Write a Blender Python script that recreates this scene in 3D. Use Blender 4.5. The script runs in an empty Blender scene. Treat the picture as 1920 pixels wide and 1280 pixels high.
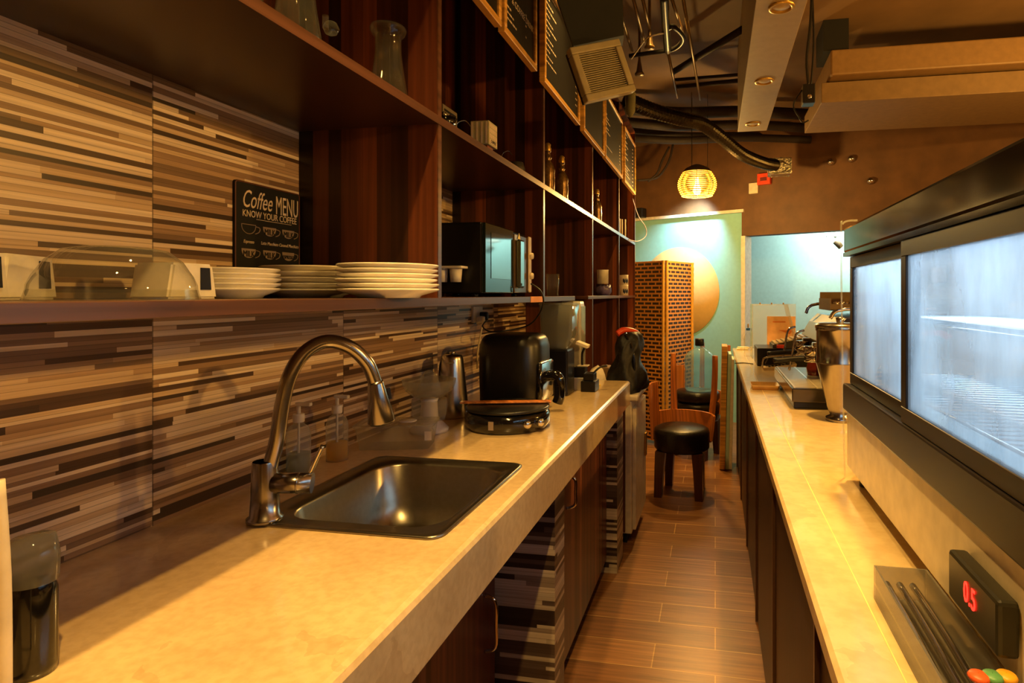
import bpy, bmesh, math, random
from mathutils import Vector, Matrix
random.seed(7)
PI = math.pi
scn = bpy.context.scene
COL = scn.collection

# ------------------------------------------------------------------ camera
F_PX, CX, HY, H = 1119.0, 1130.0, 552.0, 1.36
TH = math.atan(211.0 / F_PX)
SN, CS = math.sin(TH), math.cos(TH)
cd = bpy.data.cameras.new('camera'); cam = bpy.data.objects.new('camera', cd); COL.objects.link(cam)
cd.sensor_width = 36.0; cd.lens = F_PX / 1920 * 36
cd.shift_x = -(CX - 960) / 1920; cd.shift_y = (HY - 640) / 1920
cd.clip_start = 0.02
cam.location = (0, 0, H); cam.rotation_euler = (PI / 2, 0, TH)
scn.camera = cam
scn.view_settings.view_transform = 'Standard'; scn.view_settings.look = 'None'
scn.view_settings.gamma = 1; scn.view_settings.use_curve_mapping = False
scn.view_settings.exposure = 0.0
scn.cycles.transparent_max_bounces = 24

# ------------------------------------------------------------------ world and lights
wd = bpy.data.worlds.new('world'); scn.world = wd; wd.use_nodes = True
wd.node_tree.nodes['Background'].inputs[0].default_value = (1.0, 0.55, 0.25, 1)
wd.node_tree.nodes['Background'].inputs[1].default_value = 0.05

def light(name, kind, loc, energy, color, size=0.1, target=None, spot=None, blend=0.4, sy=None):
    l = bpy.data.lights.new(name, kind); o = bpy.data.objects.new(name, l); COL.objects.link(o)
    l.energy = energy; l.color = color; o.location = loc
    if kind == 'AREA':
        l.size = size
        if sy: l.shape = 'RECTANGLE'; l.size_y = sy
    else: l.shadow_soft_size = size
    if kind == 'SPOT': l.spot_size = spot; l.spot_blend = blend
    if target is not None:
        o.rotation_euler = (Vector(target) - Vector(loc)).to_track_quat('-Z', 'Y').to_euler()
    return o
WARM = (1.0, 0.53, 0.11)
WARM2 = (1.0, 0.58, 0.15)
light('dining_lamp_light', 'POINT', (3.0, 0.7, 2.28), 240, WARM, 0.07)
light('dining_lamp_light', 'POINT', (3.1, 3.0, 2.2), 110, WARM, 0.07)
light('dining_lamp_light', 'POINT', (2.9, -1.4, 2.2), 18, WARM, 0.07)
light('ceiling_and_fill_spot', 'SPOT', (-0.28, 0.75, 3.05), 200, WARM2, 0.03, (-0.40, 0.85, 0.9), math.radians(80), 0.9)
light('ceiling_and_fill_spot', 'SPOT', (0.45, 1.9, 3.05), 300, WARM, 0.04, (0.35, 1.9, 0.9), math.radians(62), 0.8)
light('ceiling_and_fill_spot', 'SPOT', (0.10, -0.1, 3.05), 225, WARM2, 0.03, (0.10, 0.65, 0.7), math.radians(78), 0.9)
light('ceiling_and_fill_spot', 'SPOT', (0.30, 3.7, 3.05), 260, WARM, 0.04, (0.30, 3.75, 0.9), math.radians(55), 0.8)
light('ceiling_and_fill_spot', 'SPOT', (-0.55, 2.5, 3.05), 130, WARM2, 0.04, (-0.5, 2.5, 0.9), math.radians(60), 0.9)
light('ceiling_and_fill_spot', 'SPOT', (-0.25, 4.95, 3.05), 150, WARM2, 0.04, (-0.25, 4.6, 0.5), math.radians(50), 0.8)
light('ceiling_and_fill_spot', 'SPOT', (-0.20, 3.2, 3.05), 260, WARM, 0.05, (-0.25, 4.7, 0.8), math.radians(48), 0.8)  # unseen front fill, added to brighten the chairs
light('ceiling_fill_light', 'SPOT', (2.2, 2.4, 1.7), 130, WARM, 0.15, (2.0, 2.6, 3.1), math.radians(140), 0.6)  # unseen upward spot, added to brighten the ceiling
light('back_room_light', 'AREA', (1.4, 7.3, 2.5), 46, (0.85, 1.0, 0.93), 0.5, (1.3, 8.2, 1.1))
light('wall_washer_light', 'SPOT', (-0.22, 6.35, 2.5), 115, (0.72, 0.98, 1.0), 0.04, (-0.27, 6.70, 1.95), math.radians(90), 0.9)

# ------------------------------------------------------------------ helpers
def ray(px, py):
    a = (px - CX) / F_PX; b = (HY - py) / F_PX
    return Vector((-SN + a * CS, CS + a * SN, b))
def PW(px, py, w): return Vector((0, 0, H)) + ray(px, py) * w           # pixel and depth
def PX(px, py, X): d = ray(px, py); return Vector((0, 0, H)) + d * (X / d.x)
def PY(px, py, Y): d = ray(px, py); return Vector((0, 0, H)) + d * (Y / d.y)
def PZ(px, py, Z): d = ray(px, py); return Vector((0, 0, H)) + d * ((Z - H) / d.z)
def YX(px, X): return PX(px, 0, X).y                                   # Y where column px meets plane X

def new(): return bmesh.new()
def box(bm, x0, x1, y0, y1, z0, z1, bev=0.0, seg=2, m=None):
    r = bmesh.ops.create_cube(bm, size=1.0)
    vs = r['verts']
    M = Matrix.Translation(((x0 + x1) / 2, (y0 + y1) / 2, (z0 + z1) / 2)) @ Matrix.Diagonal((abs(x1 - x0), abs(y1 - y0), abs(z1 - z0), 1))
    if m is not None: M = m @ M
    bmesh.ops.transform(bm, matrix=M, verts=vs)
    if bev > 0:
        es = list({e for v in vs for e in v.link_edges})
        bmesh.ops.bevel(bm, geom=es, offset=bev, segments=seg, affect='EDGES', profile=0.5)
    return bm
def lathe(bm, prof, c=(0, 0, 0), n=32, m=None, sx=1, sy=1, cap=False):
    rings = []
    for (r, z) in prof:
        ring = []
        for k in range(n):
            a = 2 * PI * k / n
            v = Vector((c[0] + r * math.cos(a) * sx, c[1] + r * math.sin(a) * sy, c[2] + z))
            if m is not None: v = m @ v
            ring.append(bm.verts.new(v))
        rings.append(ring)
    for a, b in zip(rings[:-1], rings[1:]):
        for k in range(n):
            f = bm.faces.new((a[k], a[(k + 1) % n], b[(k + 1) % n], b[k])); f.smooth = True
    if cap:
        bm.faces.new(list(reversed(rings[0]))); bm.faces.new(rings[-1])
    return bm
def cyl(bm, c, r, h, n=28, r2=None, m=None):
    r2 = r if r2 is None else r2
    e = min(0.1 * r, 0.1 * h, 0.003)
    return lathe(bm, [(0.0005, 0), (r - e, 0), (r, e), (r2, h - e), (r2 - e, h), (0.0005, h)], c, n, m)
def smooth_pts(pts, k=6):
    P = [Vector(p) for p in pts]
    if len(P) < 3: return P
    out = []
    for i in range(len(P) - 1):
        p0 = P[max(i - 1, 0)]; p1 = P[i]; p2 = P[i + 1]; p3 = P[min(i + 2, len(P) - 1)]
        for j in range(k):
            t = j / k
            out.append(0.5 * ((2 * p1) + (p2 - p0) * t + (2 * p0 - 5 * p1 + 4 * p2 - p3) * t * t + (3 * p1 - p0 - 3 * p2 + p3) * t ** 3))
    out.append(P[-1]); return out
def tube(bm, pts, r, n=10, k=6, rad=None, ref=None):
    P = smooth_pts(pts, k) if k else [Vector(p) for p in pts]
    N = len(P); rings = []
    t = (P[1] - P[0]).normalized()
    u = t.orthogonal().normalized() if ref is None else (Vector(ref) - t * t.dot(Vector(ref))).normalized()
    for i in range(N):
        t = (P[min(i + 1, N - 1)] - P[max(i - 1, 0)]).normalized()
        u = (u - t * t.dot(u)).normalized(); v = t.cross(u)
        rr = r if rad is None else rad(i / (N - 1))
        rings.append([bm.verts.new(P[i] + (u * math.cos(2 * PI * q / n) + v * math.sin(2 * PI * q / n)) * rr) for q in range(n)])
    for a, b in zip(rings[:-1], rings[1:]):
        for q in range(n):
            f = bm.faces.new((a[q], a[(q + 1) % n], b[(q + 1) % n], b[q])); f.smooth = n > 4
    bm.faces.new(list(reversed(rings[0]))); bm.faces.new(rings[-1])
    return bm
def prism(bm, poly, d0, d1, axis='y', m=None):
    def P(a, b, d):
        v = {'y': Vector((a, d, b)), 'x': Vector((d, a, b)), 'z': Vector((a, b, d))}[axis]
        return m @ v if m is not None else v
    A = [bm.verts.new(P(a, b, d0)) for a, b in poly]; B = [bm.verts.new(P(a, b, d1)) for a, b in poly]
    n = len(poly)
    for i in range(n): bm.faces.new((A[i], A[(i + 1) % n], B[(i + 1) % n], B[i]))
    bm.faces.new(A[::-1]); bm.faces.new(B)
    return bm
def rrect(hx, hy, r, n=5):
    out = []
    for (cx, cy, a0) in ((hx - r, hy - r, 0), (-hx + r, hy - r, 90), (-hx + r, -hy + r, 180), (hx - r, -hy + r, 270)):
        for i in range(n + 1):
            a = math.radians(a0 + 90 * i / n); out.append((cx + r * math.cos(a), cy + r * math.sin(a)))
    return out
def loft(bm, rings, capa=False, capb=False, smooth=True):
    R = [[bm.verts.new(p) for p in ring] for ring in rings]
    n = len(R[0])
    for a, b in zip(R[:-1], R[1:]):
        for k in range(n):
            f = bm.faces.new((a[k], a[(k + 1) % n], b[(k + 1) % n], b[k])); f.smooth = smooth
    if capa: bm.faces.new(R[0][::-1])
    if capb: bm.faces.new(R[-1])
    return bm
def ringat(hx, hy, r, z, cx=0, cy=0): return [Vector((cx + a, cy + b, z)) for a, b in rrect(hx, hy, r)]
def text_bm(bm, s, size, M, ext=0.0006, shear=0.0, sx=1.0):
    cu = bpy.data.curves.new('t', 'FONT'); cu.body = s; cu.size = size; cu.extrude = ext; cu.shear = shear
    cu.align_x = 'CENTER'; cu.align_y = 'CENTER'; cu.resolution_u = 3
    o = bpy.data.objects.new('t', cu); COL.objects.link(o)
    dg = bpy.context.evaluated_depsgraph_get(); me = bpy.data.meshes.new_from_object(o.evaluated_get(dg))
    me.transform(M @ Matrix.Diagonal((sx, 1, 1, 1))); bm.from_mesh(me)
    bpy.data.objects.remove(o); bpy.data.curves.remove(cu); bpy.data.meshes.remove(me)
    return bm

def obj(name, bm, mat, parent=None, label=None, local=False):
    bmesh.ops.recalc_face_normals(bm, faces=bm.faces)
    me = bpy.data.meshes.new(name); bm.to_mesh(me); bm.free()
    me.materials.append(mat)
    o = bpy.data.objects.new(name, me); COL.objects.link(o)
    if parent is not None:
        o.parent = parent
        if not local:
            off = Vector((0, 0, 0)); p = parent
            while p is not None: off += p.location; p = p.parent
            me.transform(Matrix.Translation(-off))
    if label: o['label'] = label
    return o
def tag(o, label, cat, group=None, kind=None):
    o['label'] = label; o['category'] = cat
    if group: o['group'] = group
    if kind: o['kind'] = kind
    return o
def thing(name, label, cat, loc=(0, 0, 0), rz=0.0, group=None):
    o = bpy.data.objects.new(name, None); COL.objects.link(o); o.empty_display_size = 0.05
    o.location = loc; o.rotation_euler = (0, 0, rz)
    return tag(o, label, cat, group)
def struct(name, bm, mat, parent=None):
    o = obj(name, bm, mat, parent); o['kind'] = 'structure'; return o
def dup(root, loc, rz=None, label=None, group=None):
    r = root.copy(); COL.objects.link(r); r.location = loc
    if rz is not None: r.rotation_euler = (0, 0, rz)
    if label: r['label'] = label
    if group: r['group'] = group
    for ch in list(root.children):
        c = ch.copy(); COL.objects.link(c); c.parent = r
        for g in ch.children:
            d = g.copy(); COL.objects.link(d); d.parent = c
    return r

# ------------------------------------------------------------------ materials
def s2l(c): return tuple(((x / 255) / 12.92 if x / 255 <= 0.04045 else ((x / 255 + 0.055) / 1.055) ** 2.4) for x in c) + (1,)
def pm(name, rgb, rough=0.5, metal=0.0, noise=0.06, scale=25.0, bump=0.0, coat=0.0, trans=0.0, ior=1.45, emit=None, es=0.0, alpha=1.0, spec=0.5):
    m = bpy.data.materials.new(name); m.use_nodes = True; nt = m.node_tree; b = nt.nodes['Principled BSDF']
    b.inputs['Roughness'].default_value = rough; b.inputs['Metallic'].default_value = metal
    b.inputs['Coat Weight'].default_value = coat; b.inputs['Coat Roughness'].default_value = 0.08
    b.inputs['Transmission Weight'].default_value = trans; b.inputs['IOR'].default_value = ior
    b.inputs['Alpha'].default_value = alpha; b.inputs['Specular IOR Level'].default_value = spec
    c = s2l(rgb)
    tc = nt.nodes.new('ShaderNodeTexCoord'); nz = nt.nodes.new('ShaderNodeTexNoise'); nz.inputs['Scale'].default_value = scale; nz.inputs['Detail'].default_value = 4
    nt.links.new(tc.outputs['Object'], nz.inputs['Vector'])
    rp = nt.nodes.new('ShaderNodeValToRGB'); nt.links.new(nz.outputs['Fac'], rp.inputs['Fac'])
    rp.color_ramp.elements[0].position = 0.3; rp.color_ramp.elements[1].position = 0.7
    rp.color_ramp.elements[0].color = tuple(max(0, x * (1 - noise * 2)) for x in c[:3]) + (1,)
    rp.color_ramp.elements[1].color = tuple(min(1, x * (1 + noise * 2)) for x in c[:3]) + (1,)
    nt.links.new(rp.outputs['Color'], b.inputs['Base Color'])
    if bump > 0:
        bp = nt.nodes.new('ShaderNodeBump'); bp.inputs['Strength'].default_value = bump; bp.inputs['Distance'].default_value = 0.01
        nt.links.new(nz.outputs['Fac'], bp.inputs['Height']); nt.links.new(bp.outputs['Normal'], b.inputs['Normal'])
    if emit: b.inputs['Emission Color'].default_value = s2l(emit); b.inputs['Emission Strength'].default_value = es
    return m
class NT:
    def __init__(s, name, rough=0.5):
        s.m = bpy.data.materials.new(name); s.m.use_nodes = True; s.t = s.m.node_tree; s.b = s.t.nodes['Principled BSDF']; s.b.inputs['Roughness'].default_value = rough
        tc = s.n('TexCoord'); sp = s.n('SeparateXYZ'); s.l(tc.outputs['Object'], sp.inputs[0]); s.co = tc.outputs['Object']; s.x, s.y, s.z = sp.outputs
    def n(s, k, **kw):
        o = s.t.nodes.new('ShaderNode' + k)
        for a, v in kw.items(): setattr(o, a, v)
        return o
    def l(s, a, b): s.t.links.new(a, b)
    def math(s, op, a, b=0.0, c=None):
        o = s.n('Math', operation=op)
        for i, v in enumerate((a, b) if c is None else (a, b, c)):
            if hasattr(v, 'is_linked') or hasattr(v, 'links'): s.l(v, o.inputs[i])
            else: o.inputs[i].default_value = v
        return o.outputs[0]
    def vor(s, w, scale, rnd=1.0):
        o = s.n('TexVoronoi', voronoi_dimensions='1D'); s.l(w, o.inputs['W']); o.inputs['Scale'].default_value = scale; o.inputs['Randomness'].default_value = rnd
        return o
    def comb(s, x, y, z):
        o = s.n('CombineXYZ')
        for i, v in enumerate((x, y, z)):
            if hasattr(v, 'links'): s.l(v, o.inputs[i])
            else: o.inputs[i].default_value = v
        return o.outputs[0]
    def noise(s, vec, scale, detail=4):
        o = s.n('TexNoise'); s.l(vec, o.inputs['Vector']); o.inputs['Scale'].default_value = scale; o.inputs['Detail'].default_value = detail; return o.outputs['Fac']
    def ramp(s, fac, stops, const=False):
        o = s.n('ValToRGB'); s.l(fac, o.inputs['Fac']); cr = o.color_ramp
        if const: cr.interpolation = 'CONSTANT'
        while len(cr.elements) < len(stops): cr.elements.new(0.5)
        for e, (p, c) in zip(cr.elements, stops): e.position = p; e.color = s2l(c) if len(c) == 3 else c
        return o.outputs['Color']
    def mix(s, kind, fac, a, b):
        o = s.n('MixRGB', blend_type=kind)
        for i, v in zip(('Fac', 'Color1', 'Color2'), (fac, a, b)):
            if hasattr(v, 'links'): s.l(v, o.inputs[i])
            else: o.inputs[i].default_value = v
        return o.outputs['Color']
    def bump(s, h, st=0.3, d=0.002):
        o = s.n('Bump'); o.inputs['Strength'].default_value = st; o.inputs['Distance'].default_value = d; s.l(h, o.inputs['Height']); s.l(o.outputs['Normal'], s.b.inputs['Normal'])

def tile_mat(name, stops, zs=106.0, ys=2.6, tw=0.62, y0=0.52):
    t = NT(name, 0.34)
    u = t.math('ADD', t.x, t.y)
    ti = t.math('FLOOR', t.math('DIVIDE', t.math('SUBTRACT', u, y0), tw))
    w = t.math('ADD', t.z, t.math('MULTIPLY', ti, 3.173))
    v1 = t.vor(w, zs, 0.85)
    sep = t.n('SeparateColor'); t.l(v1.outputs['Color'], sep.inputs[0])
    w2 = t.math('ADD', u, t.math('MULTIPLY', sep.outputs[0], 37.0))
    v2 = t.vor(w2, ys, 0.9)
    sep2 = t.n('SeparateColor'); t.l(v2.outputs['Color'], sep2.inputs[0])
    r = t.math('FRACT', t.math('ADD', sep2.outputs[1], sep.outputs[1]))
    col = t.ramp(r, stops, True)
    st = t.noise(t.comb(t.math('MULTIPLY', u, 3.0), 0.0, t.math('MULTIPLY', t.z, 160.0)), 1.0, 5)
    col = t.mix('MULTIPLY', 0.55, col, t.ramp(st, [(0.3, (175, 165, 155)), (0.7, (255, 255, 255))]))
    dst = t.vor(w, zs, 0.85); dst.feature = 'DISTANCE_TO_EDGE'
    ln = t.math('LESS_THAN', dst.outputs['Distance'], 0.0011 * zs * 0.5)
    col = t.mix('MIX', t.math('MULTIPLY', ln, 0.45), col, s2l((40, 28, 20)))
    fr = t.math('FRACT', t.math('DIVIDE', t.math('SUBTRACT', u, y0), tw))
    seam = t.math('LESS_THAN', fr, 0.004)
    col = t.mix('MIX', t.math('MULTIPLY', seam, 0.7), col, s2l((50, 38, 30)))
    t.l(col, t.b.inputs['Base Color']); t.bump(sep2.outputs[1], 0.15)
    return t.m
TILE = tile_mat('strip_tile', [(0.0, (232, 208, 176)), (0.17, (160, 128, 98)), (0.30, (84, 60, 44)), (0.42, (214, 184, 146)), (0.57, (130, 102, 78)), (0.67, (246, 224, 192)), (0.81, (64, 46, 36)), (0.89, (186, 152, 116))])
TILE2 = tile_mat('strip_tile_grey', [(0.0, (186, 170, 148)), (0.2, (80, 64, 54)), (0.38, (150, 132, 114)), (0.5, (46, 34, 28)), (0.62, (206, 188, 164)), (0.75, (92, 76, 66)), (0.88, (56, 44, 38))], 72.0, 2.2, 9.0)

def wood_mat(name, c, axis='u', sc=16.0, rough=0.35, stripes=True):
    t = NT(name, rough)
    u = {'u': t.math('ADD', t.x, t.math('MULTIPLY', t.y, 1.0)), 'z': t.z, 'x': t.x, 'y': t.y}[axis]
    other = t.z if axis != 'z' else t.math('ADD', t.x, t.y)
    g = t.noise(t.comb(t.math('MULTIPLY', u, 60.0), 0.0, t.math('MULTIPLY', other, 1.6)), 1.0, 6)
    v = t.vor(u, sc, 1.0); sep = t.n('SeparateColor'); t.l(v.outputs['Color'], sep.inputs[0])
    base = t.ramp(sep.outputs[0], [(0.0, c[0]), (0.35, c[1]), (0.7, c[2]), (1.0, c[3])]) if stripes else None
    gr = t.ramp(g, [(0.30, (120, 110, 105)), (0.70, (255, 255, 255))])
    col = t.mix('MULTIPLY', 0.75, base, gr)
    t.l(col, t.b.inputs['Base Color']); t.bump(g, 0.12)
    return t.m
WOOD_P = wood_mat('striped_dark_wood', [(26, 13, 10), (124, 64, 36), (44, 23, 16), (170, 90, 48)], 'u', 22.0)
SHELFD = wood_mat('shaded_shelf_wood', [(50, 28, 20), (66, 38, 27), (56, 32, 23), (74, 42, 30)], 'z', 3.0, 0.3)  # shelf wood darkened to put the underside shade into the colour
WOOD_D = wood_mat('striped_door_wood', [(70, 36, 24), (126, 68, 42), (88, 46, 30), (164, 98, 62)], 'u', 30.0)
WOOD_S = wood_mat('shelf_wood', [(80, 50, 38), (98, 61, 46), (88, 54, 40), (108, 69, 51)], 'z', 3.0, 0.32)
WOOD_CH = wood_mat('chair_wood', [(226, 134, 60), (236, 144, 66), (230, 138, 62), (242, 152, 70)], 'u', 5.0, 0.35)
WOOD_CHD = wood_mat('chair_leg_wood', [(84, 44, 26), (96, 50, 30), (88, 46, 26), (102, 56, 32)], 'u', 5.0, 0.35)
WOOD_F = wood_mat('frame_wood', [(232, 172, 80), (240, 180, 86), (236, 176, 82), (244, 188, 94)], 'z', 5.0, 0.4)
WOOD_R = wood_mat('bar_front_wood', [(48, 27, 20), (60, 34, 25), (52, 30, 22), (66, 38, 28)], 'u', 9.0, 0.4)

def stone(name, cA, cB, cV, rough, sc=5.0):
    t = NT(name, rough)
    n1 = t.noise(t.co, sc, 8); n2 = t.noise(t.co, sc * 12, 5)
    wv = t.n('TexWave', wave_type='BANDS', bands_direction='DIAGONAL'); t.l(t.co, wv.inputs['Vector'])
    wv.inputs['Scale'].default_value = 0.9; wv.inputs['Distortion'].default_value = 14; wv.inputs['Detail'].default_value = 6; wv.inputs['Detail Scale'].default_value = 1.6
    col = t.ramp(n1, [(0.35, cA), (0.62, cB)])
    col = t.mix('MULTIPLY', 0.5, col, t.ramp(n2, [(0.35, (225, 215, 200)), (0.6, (255, 255, 255))]))
    vn = t.math('MULTIPLY', t.math('GREATER_THAN', wv.outputs['Fac'], 0.93), t.math('GREATER_THAN', n1, 0.53))
    col = t.mix('MIX', t.math('MULTIPLY', vn, 0.22), col, s2l(cV))
    t.l(col, t.b.inputs['Base Color']); t.b.inputs['Coat Weight'].default_value = 0.8; t.b.inputs['Coat Roughness'].default_value = 0.12
    return t.m
STONE = stone('beige_marble', (216, 186, 138), (234, 206, 156), (160, 120, 78), 0.3)
STONE2 = stone('cream_bar_marble', (214, 190, 144), (232, 210, 164), (176, 140, 96), 0.32, 3.0)

def floor_mat():
    t = NT('plank_floor', 0.34)
    br = t.n('TexBrick'); br.offset = 0.37; br.offset_frequency = 2
    t.l(t.comb(t.x, t.y, 0.0), br.inputs['Vector'])
    for k, v in (('Scale', 1.0), ('Mortar Size', 0.0024), ('Mortar Smooth', 0.1), ('Bias', 0.0), ('Brick Width', 0.62), ('Row Height', 0.155)): br.inputs[k].default_value = v
    br.inputs['Color1'].default_value = s2l((136, 88, 50)); br.inputs['Color2'].default_value = s2l((164, 112, 66)); br.inputs['Mortar'].default_value = s2l((206, 160, 100))
    g = t.noise(t.comb(t.math('MULTIPLY', t.x, 3.0), t.math('MULTIPLY', t.y, 70.0), 0.0), 1.0, 6)
    col = t.mix('MULTIPLY', 0.8, br.outputs['Color'], t.ramp(g, [(0.3, (150, 140, 130)), (0.7, (255, 255, 255))]))
    t.l(col, t.b.inputs['Base Color']); t.bump(t.math('MULTIPLY', br.outputs['Fac'], -1.0), 0.3)
    return t.m
FLOOR = floor_mat()
BROWN = pm('brown_ceiling_paint', (108, 82, 54), 0.75, noise=0.12, scale=2.5, bump=0.5)
BROWNW = pm('brown_wall_paint', (98, 66, 38), 0.6, noise=0.10, scale=7, bump=0.25)
TEAL = pm('pale_teal_paint', (140, 196, 196), 0.7, noise=0.02)
TEALW = pm('pale_mint_paint', (176, 206, 200), 0.7, noise=0.02)
CIRC = pm('yellow_circle_paint', (226, 190, 124), 0.7, noise=0.02)
WHITE = pm('white_paint', (222, 214, 200), 0.5)
WPLAST = pm('white_plastic', (226, 220, 208), 0.32)
PORC = pm('white_porcelain', (232, 226, 212), 0.18, coat=0.4)
CREAM = pm('cream_enamel', (214, 200, 174), 0.35)
BEIGE = pm('beige_plastic', (156, 142, 108), 0.55)
BLACK = pm('black_plastic', (20, 19, 20), 0.35)
BLACKM = pm('black_matte', (14, 12, 12), 0.8)
BLACKG = pm('black_gloss', (14, 13, 14), 0.12, coat=0.5)
DBROWN = pm('dark_brown_frame', (20, 12, 10), 0.4)
LEATH = pm('black_leather', (26, 20, 18), 0.36, noise=0.15, scale=60, bump=0.15)
STEEL = pm('brushed_steel', (190, 184, 174), 0.24, 1.0, noise=0.03, scale=60)
STEELS = pm('satin_sink_steel', (150, 144, 132), 0.3, 1.0, noise=0.03, scale=80)
NICKEL = pm('brushed_nickel', (158, 152, 148), 0.22, 1.0, noise=0.02, scale=60)
CHROME = pm('chrome', (205, 202, 200), 0.1, 1.0, noise=0.0)
FOIL = pm('crinkled_foil', (214, 208, 190), 0.22, 1.0, noise=0.1, scale=60, bump=1.0)
DUCTM = pm('ribbed_duct_foil', (78, 72, 60), 0.28, 1.0, noise=0.1, scale=30)
GREYM = pm('grey_brown_panel', (150, 130, 100), 0.5, noise=0.03)
PIPE = pm('painted_conduit', (120, 98, 66), 0.35, 0.4)
PIPED = pm('dark_pipe_insulation', (38, 26, 18), 0.7)
RED = pm('red_plastic', (214, 66, 30), 0.4)
ORANGE = pm('orange_tape', (226, 150, 40), 0.5)
PURPLE = pm('violet_foil_bag', (76, 66, 110), 0.3, noise=0.4, scale=18, bump=0.6)
PAPER = pm('white_paper', (226, 214, 190), 0.7)
KRAFT = pm('kraft_board', (206, 168, 118), 0.7)
CHALK = pm('chalk_white', (206, 186, 164), 0.8)
CHALKD = pm('chalk_grey', (138, 120, 106), 0.8)
SLATE = pm('chalkboard_black', (26, 24, 20), 0.42)
BLUE = pm('dark_blue_label', (22, 32, 56), 0.25)
BLUEC = pm('blue_cap', (30, 90, 170), 0.4)
WATER = pm('blue_bottle_plastic', (150, 205, 226), 0.08, trans=0.9, ior=1.2, noise=0.0)
WICK = pm('wicker_cane', (214, 160, 66), 0.5)
REDC = pm('dark_red_liquid', (120, 40, 24), 0.2)
WOODT = pm('pale_tray_wood', (220, 170, 96), 0.5)
GOLD = pm('gold_trim', (200, 160, 80), 0.35, 0.8)
TILEB = pm('burgundy_box', (96, 40, 34), 0.4)
RLED = pm('red_led', (255, 40, 20), 0.5, emit=(255, 30, 20), es=6.0)
LED = pm('cool_led_tube', (240, 250, 255), 0.5, emit=(225, 240, 255), es=14.0)
BULB = pm('warm_bulb_glow', (255, 220, 160), 0.5, emit=(255, 205, 120), es=14.0)
LENS = pm('dim_lamp_glass', (190, 160, 110), 0.3, 0.3)

def glass_mat(name, tint=(0.95, 0.97, 0.96), fog=0.08, rough=0.02, refl=1.0, fognoise=None, fogcol=(0.8, 0.85, 0.85, 1)):
    m = bpy.data.materials.new(name); m.use_nodes = True; t = m.node_tree; t.nodes.clear()
    out = t.nodes.new('ShaderNodeOutputMaterial'); tr = t.nodes.new('ShaderNodeBsdfTransparent'); tr.inputs[0].default_value = tint + (1,)
    gl = t.nodes.new('ShaderNodeBsdfGlossy'); gl.inputs['Roughness'].default_value = rough
    fr = t.nodes.new('ShaderNodeLayerWeight'); fr.inputs['Blend'].default_value = 0.5
    pw = t.nodes.new('ShaderNodeMath'); pw.operation = 'POWER'; pw.inputs[1].default_value = 3.5; t.links.new(fr.outputs['Facing'], pw.inputs[0])
    lw = t.nodes.new('ShaderNodeMath'); lw.operation = 'MULTIPLY_ADD'; lw.inputs[1].default_value = 0.75 * refl; lw.inputs[2].default_value = 0.035 * refl; t.links.new(pw.outputs[0], lw.inputs[0])
    m1 = t.nodes.new('ShaderNodeMixShader'); t.links.new(lw.outputs[0], m1.inputs[0]); t.links.new(tr.outputs[0], m1.inputs[1]); t.links.new(gl.outputs[0], m1.inputs[2])
    df = t.nodes.new('ShaderNodeBsdfDiffuse'); df.inputs[0].default_value = fogcol
    tl = t.nodes.new('ShaderNodeBsdfTranslucent'); tl.inputs[0].default_value = fogcol
    dm = t.nodes.new('ShaderNodeMixShader'); dm.inputs[0].default_value = 0.7; t.links.new(df.outputs[0], dm.inputs[1]); t.links.new(tl.outputs[0], dm.inputs[2])
    m2 = t.nodes.new('ShaderNodeMixShader'); t.links.new(m1.outputs[0], m2.inputs[1]); t.links.new(dm.outputs[0], m2.inputs[2])
    if fognoise is None: m2.inputs[0].default_value = fog
    else:
        tc = t.nodes.new('ShaderNodeTexCoord'); mp = t.nodes.new('ShaderNodeMapping'); mp.inputs['Scale'].default_value = fognoise
        nz = t.nodes.new('ShaderNodeTexNoise'); nz.inputs['Scale'].default_value = 1.0; nz.inputs['Detail'].default_value = 5
        rp = t.nodes.new('ShaderNodeValToRGB'); rp.color_ramp.elements[0].position = 0.32; rp.color_ramp.elements[1].position = 0.66
        rp.color_ramp.elements[0].color = (fog[0],) * 3 + (1,); rp.color_ramp.elements[1].color = (fog[1],) * 3 + (1,)
        t.links.new(tc.outputs['Object'], mp.inputs[0]); t.links.new(mp.outputs[0], nz.inputs['Vector']); t.links.new(nz.outputs['Fac'], rp.inputs[0]); t.links.new(rp.outputs[0], m2.inputs[0])
    t.links.new(m2.outputs[0], out.inputs[0])
    return m
GLASS = glass_mat('clear_glass', fog=0.02)
GLASSD = glass_mat('thick_clear_glass', (0.93, 0.93, 0.88), fog=0.03)
ACRYL = glass_mat('clear_acrylic', (0.95, 0.95, 0.92), fog=0.24, rough=0.08)
FOG = glass_mat('fogged_display_glass', (0.9, 0.95, 0.97), fog=(0.14, 0.55), refl=0.7, fognoise=(1.0, 9.0, 3.0), fogcol=(0.75, 0.86, 0.95, 1))
AMBER = glass_mat('amber_soap', (0.95, 0.75, 0.2), fog=0.5, fogcol=(1.0, .72, .12, 1))
BLUEG = glass_mat('pale_blue_soap', (0.6, 0.72, 0.72), fog=0.3)
SMOKE = glass_mat('smoky_plastic', (0.62, 0.6, 0.58), fog=0.2, rough=0.06)

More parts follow.
